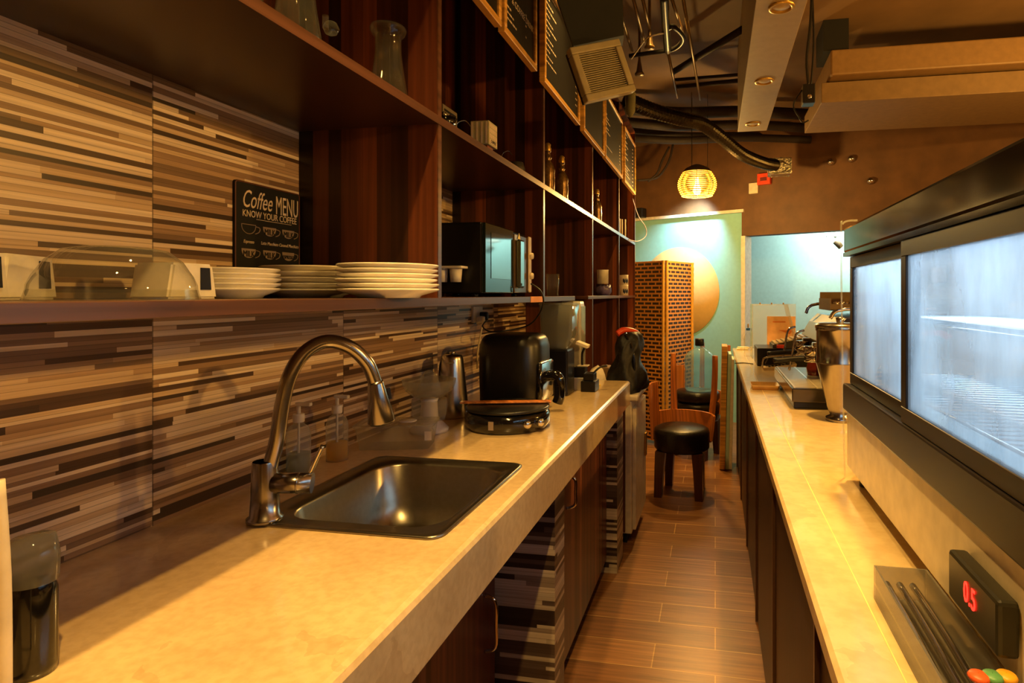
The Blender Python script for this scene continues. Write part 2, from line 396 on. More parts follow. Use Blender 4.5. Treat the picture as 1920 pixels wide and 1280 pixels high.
def weave_mat():
    t = NT('woven_rattan', 0.55)
    u = t.math('ADD', t.x, 0.0)
    br = t.n('TexBrick'); br.offset = 0.5; br.offset_frequency = 2
    t.l(t.comb(t.x, t.z, 0.0), br.inputs['Vector'])
    for k, v in (('Scale', 1.0), ('Mortar Size', 0.0075), ('Mortar Smooth', 0.0), ('Brick Width', 0.088), ('Row Height', 0.036)): br.inputs[k].default_value = v
    br.inputs['Color1'].default_value = s2l((40, 22, 14)); br.inputs['Color2'].default_value = s2l((52, 28, 16)); br.inputs['Mortar'].default_value = s2l((222, 154, 62))
    t.l(br.outputs['Color'], t.b.inputs['Base Color']); t.bump(br.outputs['Fac'], 0.6, 0.004)
    return t.m
WEAVE = weave_mat()

# ------------------------------------------------------------------ the room
WX = -1.10          # tiled wall
SX = -0.70          # shelf fronts
CT = 0.90           # counter top
CE = 3.10           # ceiling
bm = new(); box(bm, -1.6, 6.0, -3.0, 10.0, -0.1, 0.0); struct('floor', bm, FLOOR)
bm = new(); box(bm, -1.6, 6.0, -3.0, 10.0, CE, CE + 0.1); struct('ceiling', bm, BROWN)
bm = new(); box(bm, WX - 0.15, WX, -3.0, 7.3, 0, CE); struct('wall_left', bm, TILE)
bm = new(); box(bm, -1.3, 6.0, -3.1, -3.0, 0, CE); struct('wall_near', bm, BROWNW)
bm = new(); box(bm, 5.2, 5.3, -3.0, 10.0, 0, CE); struct('wall_right', bm, BROWNW)
# rotated back wall; local frame: s along the wall to the right, origin at pixel column 1392
B0 = PW(1392, 552, 6.3); B0.z = 0
wdir = Vector((1.564, -0.723, 0)).normalized(); wn = Vector((wdir.y, -wdir.x, 0))   # wn points to the camera side
if wn.y > 0: wn = -wn
MW = Matrix.Translation(B0) @ Matrix(((wdir.x, -wn.x, 0, 0), (wdir.y, -wn.y, 0, 0), (0, 0, 1, 0), (0, 0, 0, 1)))
ZT, ZO = 2.235, 1.975
bm = new(); box(bm, -2.0, 0.0, 0, 0.12, 0, ZT, m=MW); struct('wall_back', bm, TEAL)
bm = new()
box(bm, -2.0, 0.0, -0.02, 0.12, ZT, CE, m=MW); box(bm, 0.0, 1.9, -0.02, 0.12, ZO, CE, m=MW); box(bm, 1.9, 5.4, -0.02, 0.12, 0, CE, m=MW)
struct('wall_back_upper', bm, BROWNW)
bm = new(); box(bm, -2.0, 0.03, -0.05, -0.021, ZT - 0.012, ZT + 0.02, m=MW); struct('trim_1', bm, WHITE)
bm = new(); box(bm, 0.0, 0.045, -0.04, 0.14, 0, ZO, 0.003, m=MW); struct('trim_2', bm, WHITE)
bm = new(); box(bm, -0.8, 3.5, 1.75, 1.85, 0, 2.6, m=MW); struct('wall_far', bm, TEALW)
bm = new(); box(bm, 1.35, 1.42, 0.7, 1.75, 0, 2.6, m=MW); struct('wall_far_side', bm, TEALW)
# painted circle on the back wall
p = PW(1272, 547, 6.8); sC = (p - B0).dot(wdir)
k = (B0 - Vector((0, 0, 0))).dot(wn) / ray(1272, 547).dot(wn); pc = Vector((0, 0, H)) + ray(1272, 547) * k; sC = (Vector((pc.x, pc.y, 0)) - B0).dot(wdir)
bm = new(); Mc = MW @ Matrix.Translation((sC, -0.004, pc.z)) @ Matrix.Rotation(PI / 2, 4, 'X')
lathe(bm, [(0.001, -0.003), (0.50, -0.003), (0.50, 0.003), (0.001, 0.003)], n=96, m=Mc)
tag(obj('wall_disc', bm, CIRC), 'large pale yellow circle on the pale teal back wall', 'wall decoration')

# ------------------------------------------------------------------ left counter and base
SK = (-0.935, -0.505, 1.035, 1.545)   # sink outer rim
hx0, hx1, hy0, hy1 = SK[0] + 0.012, SK[1] - 0.012, SK[2] + 0.012, SK[3] - 0.012
FX = -0.446
ct = thing('stone_counter', 'beige marble worktop with thick front edge along the strip tiled wall', 'counter', (-0.75, 1.3, 0.9))
bm = new()
prof = [(hx1, 0.78), (FX, 0.78), (FX, CT - 0.012), (FX - 0.004, CT - 0.004), (FX - 0.012, CT), (hx1, CT)]
prism(bm, prof, -0.6, 3.15)
WC = WX + .001
box(bm, WC, hx1, -0.6, hy0, 0.86, CT); box(bm, WC, hx1, hy1, 3.15, 0.86, CT); box(bm, WC, hx0, hy0, hy1, 0.86, CT)
obj('worktop', bm, STONE, ct)
bm = new(); box(bm, -1.09, -0.47, 3.13, 3.149, 0.10, 0.86); obj('end_panel', bm, WOOD_D, ct)

def handle(par, x, y, z0, z1):
    bm = new(); tube(bm, [(x, y, z0), (x + 0.032, y, z0 + 0.015), (x + 0.034, y, (z0 + z1) / 2), (x + 0.032, y, z1 - 0.015), (x, y, z1)], 0.0055, 8, 5)
    obj('handle', bm, CHROME, par, 'chrome bow handle')
cb = thing('base_cabinet', 'dark striped wood base cabinet with chrome handle nearest the camera', 'cabinet', (-0.85, 0.8, 0))
bm = new(); box(bm, -1.08, -0.67, -0.5, 1.71, 0.09, 0.72); box(bm, -1.08, -0.72, -0.5, 1.71, 0, 0.09); obj('body', bm, BLACKM, cb)
for i, (a, b) in enumerate(((-0.5, 0.60), (0.605, 1.70))):
    bm = new(); box(bm, -0.668, -0.648, a, b - 0.004, 0.10, 0.765, 0.002); d = obj('door', bm, WOOD_D, cb)
    if i == 1: handle(d, -0.648, 1.615, 0.34, 0.50)
bm = new(); box(bm, -1.05, -0.47, 1.722, 1.836, 0.0, 0.779)
tag(obj('tiled_pillar', bm, TILE2), 'grey strip tiled pillar under the counter between the two cabinets', 'pillar')
cb = thing('base_cabinet', 'tall reddish striped wood base cabinet between the two tiled pillars', 'cabinet', (-0.8, 2.35, 0))
bm = new(); box(bm, -1.08, -0.55, 1.84, 2.865, 0.08, 0.775); box(bm, -1.08, -0.60, 1.84, 2.865, 0, 0.08); obj('body', bm, BLACKM, cb)
bm = new(); box(bm, -0.548, -0.52, 1.842, 2.86, 0.07, 0.772, 0.002); d = obj('door', bm, WOOD_D, cb); handle(d, -0.52, YX(1072, -0.5), 0.60, 0.72)
bm = new(); box(bm, -1.05, -0.47, 2.87, 3.06, 0.0, 0.779)
tag(obj('tiled_pillar', bm, TILE2), 'grey strip tiled pillar at the far end of the counter beside the cream cabinet', 'pillar')

# ------------------------------------------------------------------ sink
cxs, cys = (SK[0] + SK[1]) / 2, (SK[2] + SK[3]) / 2
sk = thing('kitchen_sink', 'stainless steel drop-in sink set into the marble worktop', 'sink', (cxs, cys, CT))
HX, HYs = (SK[1] - SK[0]) / 2, (SK[3] - SK[2]) / 2
bx_, by_ = 0.172, 0.205; ox = 0.012
bm = new()
loft(bm, [ringat(HX - 0.002, HYs - 0.002, 0.03, 0.0005), ringat(HX, HYs, 0.03, 0.004), ringat(HX - 0.006, HYs - 0.006, 0.027, 0.0065),
          ringat(HX - 0.016, HYs - 0.016, 0.03, 0.004), ringat(bx_ + 0.004, by_ + 0.004, 0.07, 0.003, ox), ringat(bx_, by_, 0.07, -0.004, ox),
          ringat(bx_ - 0.014, by_ - 0.014, 0.075, -0.10, ox), ringat(bx_ - 0.03, by_ - 0.03, 0.07, -0.145, ox), ringat(bx_ - 0.06, by_ - 0.06, 0.06, -0.160, ox), ringat(0.05, 0.05, 0.045, -0.166, ox)])
obj('basin', bm, STEELS, sk, local=True)
bm = new(); lathe(bm, [(0.052, 0), (0.046, 0.001), (0.040, -0.008), (0.012, -0.010), (0.0005, -0.006)], (ox, 0, -0.165), 32); lathe(bm, [(0.06, -0.001), (0.052, 0)], (ox, 0, -0.165), 32)
obj('drain', bm, CHROME, sk, local=True)

# ------------------------------------------------------------------ faucet
fb = PW(497, 975, 1.204)
fa = thing('kitchen_faucet', 'tall chrome gooseneck pull-down faucet standing at the corner of the sink', 'faucet', (fb.x, fb.y, CT + 0.0065))
bm = new(); lathe(bm, [(0.0005, 0), (0.034, 0), (0.034, 0.006), (0.028, 0.010), (0.026, 0.05), (0.0235, 0.115), (0.0225, 0.118)], (fb.x, fb.y, CT + 0.0065), 28)
obj('body', bm, NICKEL, fa)
pts = [PW(508, 900, 1.204), PW(518, 830, 1.205), PW(530, 755, 1.208), PW(545, 700, 1.212), PW(572, 660, 1.225), PW(612, 640, 1.245), PW(655, 650, 1.265), PW(688, 680, 1.285), PW(704, 718, 1.30)]
pts[0] = Vector((fb.x + .002, fb.y, pts[0].z))
bm = new(); tube(bm, pts, 0.0145, 18, 8); obj('spout', bm, NICKEL, fa)
e0, e1 = PW(704, 716, 1.30), PW(716, 792, 1.31)
dv = (e1 - e0); L = dv.length; Mh = Matrix.Translation(e0) @ dv.to_track_quat('Z', 'Y').to_matrix().to_4x4()
bm = new(); lathe(bm, [(0.0005, -0.002), (0.0155, -0.002), (0.0165, 0.004), (0.019, 0.02), (0.029, L - 0.004), (0.027, L), (0.0005, L - 0.003)], n=28, m=Mh); obj('spray_head', bm, NICKEL, fa)
bm = new(); box(bm, -0.004, 0.004, 0.022, 0.029, 0.02, 0.045, 0.001, m=Mh); obj('spray_button', bm, BLACK, fa, 'black thumb button')
h0 = PW(512, 905, 1.204); h1 = PW(586, 905, 1.22)
bm = new(); tube(bm, [h0, h1], 0.0205, 20, 0); tube(bm, [h0 + (h1 - h0) * .62, h0 + (h1 - h0) * .66], 0.0215, 20, 0); obj('valve', bm, NICKEL, fa)
bm = new(); tube(bm, [PW(578, 895, 1.22), PW(588, 872, 1.22), PW(605, 835, 1.22)], 0.0045, 10, 4); obj('lever', bm, CHROME, fa)

# ------------------------------------------------------------------ shelving
YP = [0.43] + [YX(px, SX) for px in (820, 1018, 1110, 1160, 1190)]
YP[0] = 0.27
US, LS = 1.817, 1.352
sh = thing('shelving_unit', 'tall dark striped wood wall shelving above the worktop', 'shelving', (-0.9, 2.0, 0.9))
for i, y in enumerate(YP):
    z0 = 0.0 if i >= 3 else LS - 0.02
    bm = new(); box(bm, WX, SX, y, y + 0.018, z0, 2.78, 0.001, 1); obj('upright', bm, WOOD_P, sh)
    bm = new(); box(bm, SX, SX + 0.0025, y, y + 0.019, z0, 2.78); obj('edge_band', bm, WOOD_S, sh)
for i in range(5):
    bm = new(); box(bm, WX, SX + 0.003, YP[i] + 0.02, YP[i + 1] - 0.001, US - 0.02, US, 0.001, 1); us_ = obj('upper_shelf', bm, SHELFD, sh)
    bm = new(); box(bm, SX + .0032, SX + .005, YP[i] + .0015, YP[i + 1] + .0015, US - .0205, US + .0005); obj('edge_band', bm, WOOD_S, us_)  # lighter front strip, lit edge of the shaded board put into the colour
YE = YX(1076, SX)
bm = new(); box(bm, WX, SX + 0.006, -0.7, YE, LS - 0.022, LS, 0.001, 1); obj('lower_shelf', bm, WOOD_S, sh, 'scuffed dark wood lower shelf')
bm = new(); box(bm, SX + 0.0062, SX + 0.007, YX(992, SX), YX(1016, SX), LS - 0.0225, LS + 0.0005); obj('tape', bm, ORANGE, sh, 'orange tape on the shelf edge')
bm = new(); box(bm, WX, SX + 0.006, YX(1101, SX), YP[5] + 0.019, LS - 0.018, LS, 0.001, 1); obj('far_shelf', bm, WOOD_S, sh)
bm = new(); box(bm, WX + 0.001, WX + 0.02, YP[0] + 0.02, YP[5] - 0.001, US + 0.001, 2.78); obj('back_panel', bm, WOOD_P, sh)
bm = new(); box(bm, WX, SX, YP[0], YP[5] + 0.018, 2.78, 2.80); obj('top_panel', bm, WOOD_P, sh)

# ------------------------------------------------------------------ menu boards
ZB = 2.214
def menu_board(x0, x1, label, title=None, rows=(), ztop=2.64, lean=0.0):
    y0, y1 = (x0 if x0 < 5 else YX(x0, SX + 0.03)), YX(x1, SX + 0.03)
    t = thing('menu_board', label, 'menu board', (SX + 0.02, (y0 + y1) / 2, ZB), 0, 'wood framed chalkboards on the shelving')
    X0, X1 = SX + 0.005, SX + 0.03
    bm = new(); w = 0.022
    for a in ((y0, y1, ZB, ZB + w), (y0, y1, ztop - w, ztop), (y0, y0 + w, ZB + w, ztop - w), (y1 - w, y1, ZB + w, ztop - w)): box(bm, X0, X1, a[0], a[1], a[2], a[3], 0.002, 1)
    obj('frame', bm, WOOD_F, t)
    bm = new(); box(bm, X0 + 0.004, X1 - 0.008, y0 + 0.01, y1 - 0.01, ZB + 0.01, ztop - 0.01); obj('chalkboard', bm, SLATE, t)
    XF = X1 - 0.008
    bm = new(); rnd = random.Random(int(x1))
    def strip(ya, yb, z, hh=0.006):
        y = ya
        while y < yb:
            ln = min(rnd.uniform(0.012, 0.03), yb - y)
            box(bm, XF, XF + 0.0008, y, y + ln, z, z + hh); y += ln + 0.006
    W = y1 - y0
    for (u0, u1, z) in rows:
        if u0 < .5: strip(y0 + w + u0 * W, y0 + w + u1 * W, ZB + z)
    if len(bm.verts): obj('chalk_rows', bm, CHALK, t)
    bm = new()
    for (u0, u1, z) in rows:
        if u0 >= .5: strip(y0 + w + u0 * W, y0 + w + u1 * W, ZB + z)
    if len(bm.verts): obj('chalk_prices', bm, CHALK, t)
    if title:
        bm = new()
        text_bm(bm, title[0], title[1], Matrix.Translation((XF + 0.0005, y0 + W * title[2], ZB + title[3])) @ Matrix.Rotation(PI / 2, 4, 'Z') @ Matrix.Rotation(PI / 2, 4, 'X'))
        obj('chalk_heading', bm, CHALK, t)
    return t
grid = lambda u0, u1, z0, n, dz=0.022: [(u0, u1 - 0.08 * (i % 3), z0 + dz * i) for i in range(n)]
menu_board(YX(941, SX + .03) - 0.62, 941, 'chalkboard menu in light wood frame, nearest of the row to the camera', None, grid(0.6, 0.8, 0.2, 5))
menu_board(947, 1007.5, 'chalkboard menu in light wood frame with a big chalk heading slanting across it', ('ICED & COFFEE DRINKS', 0.032, 0.5, 0.145), grid(0.02, 0.32, 0.062, 3, 0.02) + [(0.6, 0.63, 0.08 + .04 * i) for i in range(3)])
menu_board(1022, 1088, 'chalkboard menu in light wood frame half hidden by the louvred vent', None, grid(0.03, 0.28, 0.10, 13, 0.024) + [(0.85, 0.9, 0.08 + .03 * i) for i in range(8)])
menu_board(1096, 1134, 'chalkboard menu in light wood frame directly below the louvred vent', None, [(0.05, 0.2, 0.3), (0.05, 0.22, 0.28), (0.9, 0.93, 0.2)])
menu_board(1136, 1168, 'chalkboard menu with glare in its lower half, second from the far end', None, grid(0.05, 0.25, 0.18, 6) + [(0.8, 0.84, 0.08 + .022 * i) for i in range(7)] + [(0.05, 0.35, 0.09)])
menu_board(1172, 1192, 'chalkboard menu in light wood frame, farthest of the row from the camera', None, grid(0.08, 0.45, 0.07, 4) + grid(0.05, 0.3, 0.2, 7, 0.03) + [(0.7, 0.76, 0.05 + .03 * i) for i in range(11)])

# ------------------------------------------------------------------ coffee menu sign on the tiled wall
xw = WX + 0.006
sa, sb = PX(440, 498, xw), PX(440, 335, xw)
sy0, sy1 = sa.y, YP[1] - 0.004
sz1 = sb.z; sz0 = LS + 0.02
ms = thing('coffee_menu_sign', 'black tin sign reading Coffee Menu Know Your Coffee on the tiled wall', 'sign', (xw, (sy0 + sy1) / 2, sz0))
bm = new(); prism(bm, [((sy0 + sy1) / 2 + a, (sz0 + sz1) / 2 + b) for a, b in rrect((sy1 - sy0) / 2, (sz1 - sz0) / 2, 0.008)], WX, xw, 'x'); obj('plate', bm, BLACKM, ms)
bm = new(); bd = [((sy0 + sy1) / 2 + a, (sz0 + sz1) / 2 + b) for a, b in rrect((sy1 - sy0) / 2 - 0.002, (sz1 - sz0) / 2 - 0.002, 0.007)]
tube(bm, [(xw, a, b) for a, b in bd] + [(xw, bd[0][0], bd[0][1])], 0.0016, 6, 0); obj('border', bm, pm('worn_brown_edge', (96, 56, 40), 0.5), ms)
SW, SHh = sy1 - sy0, sz1 - sz0
def TM(u, v): return Matrix.Translation((xw + 0.0006, sy0 + u * SW, sz0 + v * SHh)) @ Matrix.Rotation(PI / 2, 4, 'Z') @ Matrix.Rotation(PI / 2, 4, 'X')
bm = new(); text_bm(bm, 'Coffee', 0.060, TM(0.31, 0.835), shear=0.35, sx=0.60); text_bm(bm, 'MENU', 0.066, TM(0.78, 0.825), sx=0.46)
text_bm(bm, 'KNOW YOUR COFFEE', 0.023, TM(0.52, 0.705), sx=0.80)
box(bm, xw, xw + 0.001, sy0 + .3 * SW, sy0 + .85 * SW, sz0 + .662 * SHh, sz0 + .666 * SHh)
obj('lettering', bm, CHALK, ms)
for r, v in enumerate((0.555, 0.33)):
    for c, u in enumerate((0.19, 0.50, 0.80)):
        bm = new()
        A = 0.10 * SW; Bh = 0.05 * SHh; out = []
        n = 14
        for q in range(n + 1):
            a = PI + PI * q / n; out.append((sy0 + u * SW + A * math.cos(a), sz0 + v * SHh + Bh * 1.5 * math.sin(a) + 0.01))
        poly = [(sy0 + u * SW - A, sz0 + v * SHh + Bh)] + out + [(sy0 + u * SW + A, sz0 + v * SHh + Bh)]
        solid = not (r == 0 and c == 0)
        if solid: prism(bm, poly, xw, xw + 0.0006, 'x')
        else: tube(bm, [(xw + .0005, a, b) for a, b in poly + poly[:1]], 0.001, 5, 0)
        hc = (sy0 + u * SW + A, sz0 + v * SHh)
        tube(bm, [(xw + .0006, hc[0], hc[1] + 0.010), (xw + .0006, hc[0] + 0.013, hc[1] + 0.007), (xw + .0006, hc[0] + 0.010, hc[1] - 0.003), (xw + .0006, hc[0] - 0.002, hc[1] - 0.008)], 0.0012, 5, 4)
        cu = obj('cup_drawing', bm, CHALKD, ms)
        if solid:
            bm = new(); wd_ = ('MILK', 'MILK', 'MILK')[c] if (r, c) != (1, 2) else 'ESPRESSO'
            text_bm(bm, wd_, 0.021 if wd_ == 'MILK' else 0.012, TM(u, v) @ Matrix.Translation((0, 0, 0.0006)), sx=0.8); obj('cup_word', bm, BLACKM, cu)
cn = new()
for u, s in ((0.19, 'Espresso'), (0.50, 'Latte Macchiato'), (0.81, 'Caramel Macchiato')): text_bm(cn, s, 0.0115, TM(u, 0.445), shear=0.2, sx=0.8)
obj('caption', cn, CHALK, ms)

# ------------------------------------------------------------------ things on the lower shelf
def plate(name, R, label, loc, group):
    bm = new(); lathe(bm, [(0.0005, 0.004), (R * 0.55, 0.004), (R * 0.56, 0.0), (R * 0.60, 0.0), (R * 0.64, 0.005), (R * 0.98, 0.016), (R, 0.019), (R * 0.985, 0.0205), (R * 0.66, 0.009), (R * 0.5, 0.007), (0.0005, 0.007)], n=48)
    o = obj(name, bm, PORC); o.location = loc; return tag(o, label, 'plate', group)
def stack(cx, cy, R, n, pitch, desc, grp, rx=0):
    words = {0: 'lowest', n - 1: 'top'}
    names = ['bottom', 'second from the bottom', 'third from the bottom', 'fourth from the bottom', 'fifth from the bottom', 'sixth from the bottom']
    for i in range(n):
        w = 'topmost' if i == n - 1 else names[i]
        plate('plate', R, 'white plate, %s in the stack %s' % (w, desc), (cx + random.uniform(-rx, rx), cy + random.uniform(-rx, rx), LS + 0.0005 + pitch * i), grp)
stack(-0.95, 1.045, 0.082, 5, 0.0098, 'beside the trapezoid napkin holder', 'plates stacked beside the napkin holder', 0.002)
stack(-0.965, 1.300, 0.116, 5, 0.0135, 'under the coffee menu sign', 'wide plates stacked in the middle of the shelf', 0.003)
stack(-0.725, 1.235, 0.110, 6, 0.0108, 'next to the shelf upright', 'plates stacked by the first upright', 0.003)

dq = PX(220, 552, -0.78)
bm = new(); R = 0.090
lathe(bm, [(R, 0), (R * .99, 0.014), (R * .985, 0.02), (R * .93, 0.032), (R * .80, 0.052), (R * .62, 0.066), (R * .40, 0.070), (0.0005, 0.071)], n=48)
lathe(bm, [(R, 0), (R + 0.003, 0.001), (R + 0.002, 0.004), (R * .99, 0.014)], n=48)
o = obj('food_cover', bm, GLASSD); o.location = (dq.x, dq.y, LS + 0.0005); tag(o, 'clear domed glass food cover on the lower shelf in front of napkin holders', 'food cover')

def napkin(px, X, label, w=0.125, rz=0.0):
    q = PX(px, 552, X)
    if px > 300: q.y = .893
    t = thing('napkin_holder', label, 'napkin holder', (q.x, q.y, LS + 0.0005), rz)
    bm = new(); hz = 0.062
    prism(bm, [(-w / 2, 0), (w / 2, 0), (w * .40, hz), (-w * .40, hz)], -0.04, 0.04, 'x'); bmesh.ops.bevel(bm, geom=bm.edges[:], offset=0.004, segments=2, affect='EDGES'); obj('body', bm, PORC, t, local=True)
    bm = new(); prism(bm, [(w * .12, 0.016), (w * .34, 0.016), (w * .31, 0.055), (w * .12, 0.055)], 0.0402, 0.0415, 'x'); obj('label_panel', bm, BLUE, t, 'dark blue window panel', local=True)
    return t
napkin(335, -0.935, 'white trapezoid napkin holder partly behind the right side of the glass dome', 0.102)
napkin(-8, -0.97, 'white trapezoid napkin holder behind the left side of the glass dome', 0.13, 0.5)
napkin(-120, -0.90, 'white trapezoid napkin holder at the left edge of the picture', 0.12, 0.5)

# microwave
mx = -0.74; my0, my1 = YX(910, mx), YX(991, mx); mz = LS + 0.012; mh = 0.235
mw = thing('microwave_oven', 'black microwave oven with mirrored door on the lower shelf', 'microwave', (mx - 0.16, (my0 + my1) / 2, LS))
bm = new(); box(bm, mx - 0.32, mx - 0.012, my0, my1, mz, mz + mh, 0.006); 
for a in (my0 + .03, my1 - .03):
    for b in (mx - .29, mx - .05): cyl(bm, (b, a, LS), 0.012, 0.014, 12)
obj('body', bm, BLACK, mw)
yd = my0 + (my1 - my0) * 0.60
bm = new(); box(bm, mx - 0.012, mx, my0 + 0.001, yd, mz + 0.002, mz + mh - 0.002, 0.002); d = obj('door', bm, pm('mirror_door_glass', (60, 80, 80), 0.06, 0.85, noise=0.0), mw, 'mirrored dark glass door')
bm = new(); box(bm, mx - 0.0, mx + 0.0015, my0 + 0.05, yd - 0.03, mz + 0.05, mz + mh - 0.03, 0.0005); obj('door_window', bm, pm('mirror_window_glass', (100, 120, 118), 0.05, 0.9, noise=0.0), d)
bm = new(); box(bm, mx - 0.012, mx + 0.004, yd + 0.001, my1, mz + 0.002, mz + mh - 0.012, 0.003); cpn = obj('control_panel', bm, pm('bronze_panel', (96, 76, 56), 0.3, 0.5), mw)
bm = new(); box(bm, mx + 0.004, mx + 0.02, yd + 0.02, yd + 0.075, mz + 0.02, mz + mh - 0.03, 0.008); obj('handle', bm, pm('mirror_handle', (120, 140, 136), 0.08, 0.9, noise=0), mw, 'upright mirrored handle')
bm = new(); box(bm, mx + 0.004, mx + 0.012, my1 - 0.03, my1 + 0.004, mz + 0.004, mz + mh - 0.008, 0.004); obj('side_trim', bm, CREAM, mw, 'cream edge trim')
bm = new()
for z in (0.07, 0.15): lathe(bm, [(0.0005, 0.012), (0.012, 0.011), (0.014, 0)], n=18, m=Matrix.Translation((mx + 0.012, my1 - 0.013, mz + z)) @ Matrix.Rotation(PI / 2, 4, 'Y'))
obj('dial', bm, CREAM, cpn)
bm = new(); prism(bm, [(yd + 0.035, mz + mh - 0.028), (yd + 0.065, mz + mh - 0.028), (yd + 0.05, mz + mh - 0.005)], mx + 0.0045, mx + 0.006, 'x'); obj('warning_sticker', bm, pm('yellow_sticker', (226, 200, 30), 0.5), mw, 'yellow triangle warning sticker')
# white plastic cup rack hanging on microwave side
q = PX(868, 500, -0.765)
tr = thing('cup_rack', 'small white plastic two-cup rack hanging beside the black microwave', 'rack', (q.x, my0 - 0.03, q.z - 0.03))
bm = new(); p0 = PY(822, 494, my0 - 0.03); p1 = PY(871, 499, my0 - 0.03); box(bm, p0.x - 0.02, p1.x, my0 - 0.055, my0 - 0.002, q.z - 0.001, q.z + 0.007, 0.002); obj('top_plate', bm, WPLAST, tr)
for cx_ in (p0.x + 0.012, p1.x - 0.03):
    bm = new(); lathe(bm, [(0.0005, -0.045), (0.017, -0.045), (0.021, -0.001), (0.0005, -0.001)], (cx_, my0 - 0.03, q.z), 20); obj('cup', bm, WPLAST, tr)
q = PX(1055, 553, -0.80)
bm = new(); lathe(bm, [(0.0005, 0.004), (0.026, 0.002), (0.029, 0), (0.033, 0.11), (0.031, 0.11), (0.027, 0.006), (0.0005, 0.007)], n=28)
gsh = bm; o = obj('drinking_glass', gsh, GLASS); o.location = (-0.80, YE - 0.035, LS + 0.0005); tag(o, 'clear drinking glass standing alone at the end of the lower shelf past the microwave', 'glass')
# far shelf cups
def lidcup(px, dz, label, group=None, X=-0.78, R=0.038, hh=0.088, mark=True):
    q = PX(px, 552, X)
    t = thing('paper_cup', label, 'cup', (q.x, q.y, LS + 0.0005 + dz), 0, group)
    bm = new(); lathe(bm, [(0.0005, 0), (R, 0), (R, hh - 0.003), (R + 0.002, hh), (R - 0.002, hh), (R - 0.002, 0.004), (0.0005, 0.004)], n=28); obj('cup_wall', bm, WPLAST, t, local=True)
    if mark:
        bm = new()
        n = 8; vs = []
        for i in range(n + 1):
            a = -PI / 2 - 0.1 + 1.3 * i / n
            vs.append([bm.verts.new(((R + 0.0008) * math.cos(a), (R + 0.0008) * math.sin(a), z)) for z in (0.02 + 0.008 * math.sin(i * 2), 0.052 + 0.01 * math.sin(i * 2.3))])
        for a, b in zip(vs[:-1], vs[1:]): bm.faces.new((a[0], b[0], b[1], a[1]))
        obj('printed_mark', bm, BLUE, t, 'dark blue printed mark', local=True)
    return t
lidcup(1170, 0, 'white cup with blue mark, lower of two stacked on the far shelf')
lidcup(1170, 0.089, 'white cup with blue mark, upper of two stacked on the far shelf')
lidcup(1130, 0.085, 'pale mint cup standing in a violet bag on the far shelf', X=-0.80, mark=False, R=0.042, hh=0.10)
q = PX(1131, 552, -0.80)
bm = new(); lathe(bm, [(0.0005, 0), (0.045, 0.002), (0.056, 0.02), (0.058, 0.05), (0.05, 0.08), (0.046, 0.075), (0.04, 0.07), (0.0005, 0.068)], n=26)
for v in bm.verts: v.co *= 1 + 0.10 * math.sin(v.co.x * 190 + v.co.z * 150) * math.cos(v.co.y * 170)
for v in bm.verts: v.co.z = max(v.co.z, 0)
o = obj('foil_bag', bm, PURPLE); o.location = (q.x, q.y, LS + 0.0008); tag(o, 'crumpled shiny violet bag under a mint cup on the far shelf', 'bag')

# ------------------------------------------------------------------ things on the upper shelf
UZ = US + 0.0005
def carafe(loc, label, ball=False):
    t = thing('glass_carafe', label, 'carafe', loc)
    bm = new(); lathe(bm, [(0.0005, 0.003), (0.045, 0), (0.047, 0.02), (0.036, 0.09), (0.031, 0.13), (0.030, 0.168), (0.039, 0.178), (0.043, 0.188), (0.040, 0.195), (0.036, 0.19), (0.029, 0.172), (0.028, 0.13), (0.033, 0.09), (0.043, 0.02), (0.0005, 0.008)], n=32)
    obj('vessel', bm, GLASSD, t, local=True)
    if ball:
        bm = new(); lathe(bm, [(0.0005, -0.016), (0.011, -0.011), (0.016, 0), (0.011, 0.011), (0.0005, 0.016)], (0.03, 0.062, 0.078), 18); lathe(bm, [(0.006, 0), (0.006, 0.026)], (0.03, 0.045, 0.07), 10); obj('stopper', bm, GLASSD, t, 'round glass ball stopper', local=True)
    return t
q = PX(728, 190, -0.785); carafe((q.x, q.y, UZ), 'clear glass carafe with flared lip standing alone on the upper shelf')
q = PX(556, 90, -0.79); carafe((q.x, q.y, UZ), 'clear glass carafe with a glass ball beside its base, cut by the top edge', True)
q = PX(520, 60, -0.84)
bm = new(); lathe(bm, [(0.0005, 0.003), (0.03, 0), (0.033, 0.14), (0.031, 0.14), (0.027, 0.006), (0.0005, 0.006)], n=28); o = obj('tall_glass', bm, GLASSD); o.location = (q.x - .03, q.y - .05, UZ); tag(o, 'tall clear tumbler behind the carafe with the glass ball', 'glass')

def bottle(px, X, label, hgt=0.25, R=0.034):
    q = PX(px, 400, X)
    t = thing('carved_bottle', label, 'bottle', (q.x, q.y, UZ), 0, 'carved brown bottles on the upper shelf')
    pr = [(0.0005, 0.0), (1.0, 0.0), (1.03, .02), (0.96, .05), (1.0, .10), (0.97, .2), (1.02, .33), (0.97, .45), (1.0, .52), (0.8, .60), (0.5, .66), (0.42, .70), (0.55, .73), (0.42, .76), (0.36, .82), (0.48, .85)]
    bm = new(); lathe(bm, [(a * R if a > .01 else a, b * hgt) for a, b in pr], n=20)
    for v in bm.verts:
        a = math.atan2(v.co.y, v.co.x); v.co.x *= 1 + .05 * math.sin(a * 6 + v.co.z * 90); v.co.y *= 1 + .05 * math.sin(a * 6 + v.co.z * 90)
    obj('bottle_body', bm, pm('bronze_glaze', (120, 92, 56), 0.25, 0.6, noise=0.3, scale=50), t, local=True)
    bm = new(); lathe(bm, [(0.45 * R, .852 * hgt), (0.5 * R, .90 * hgt), (0.40 * R, .93 * hgt), (0.46 * R, .97 * hgt), (0.2 * R, hgt), (0.0005, hgt)], n=16); obj('stopper', bm, GOLD, t, local=True)
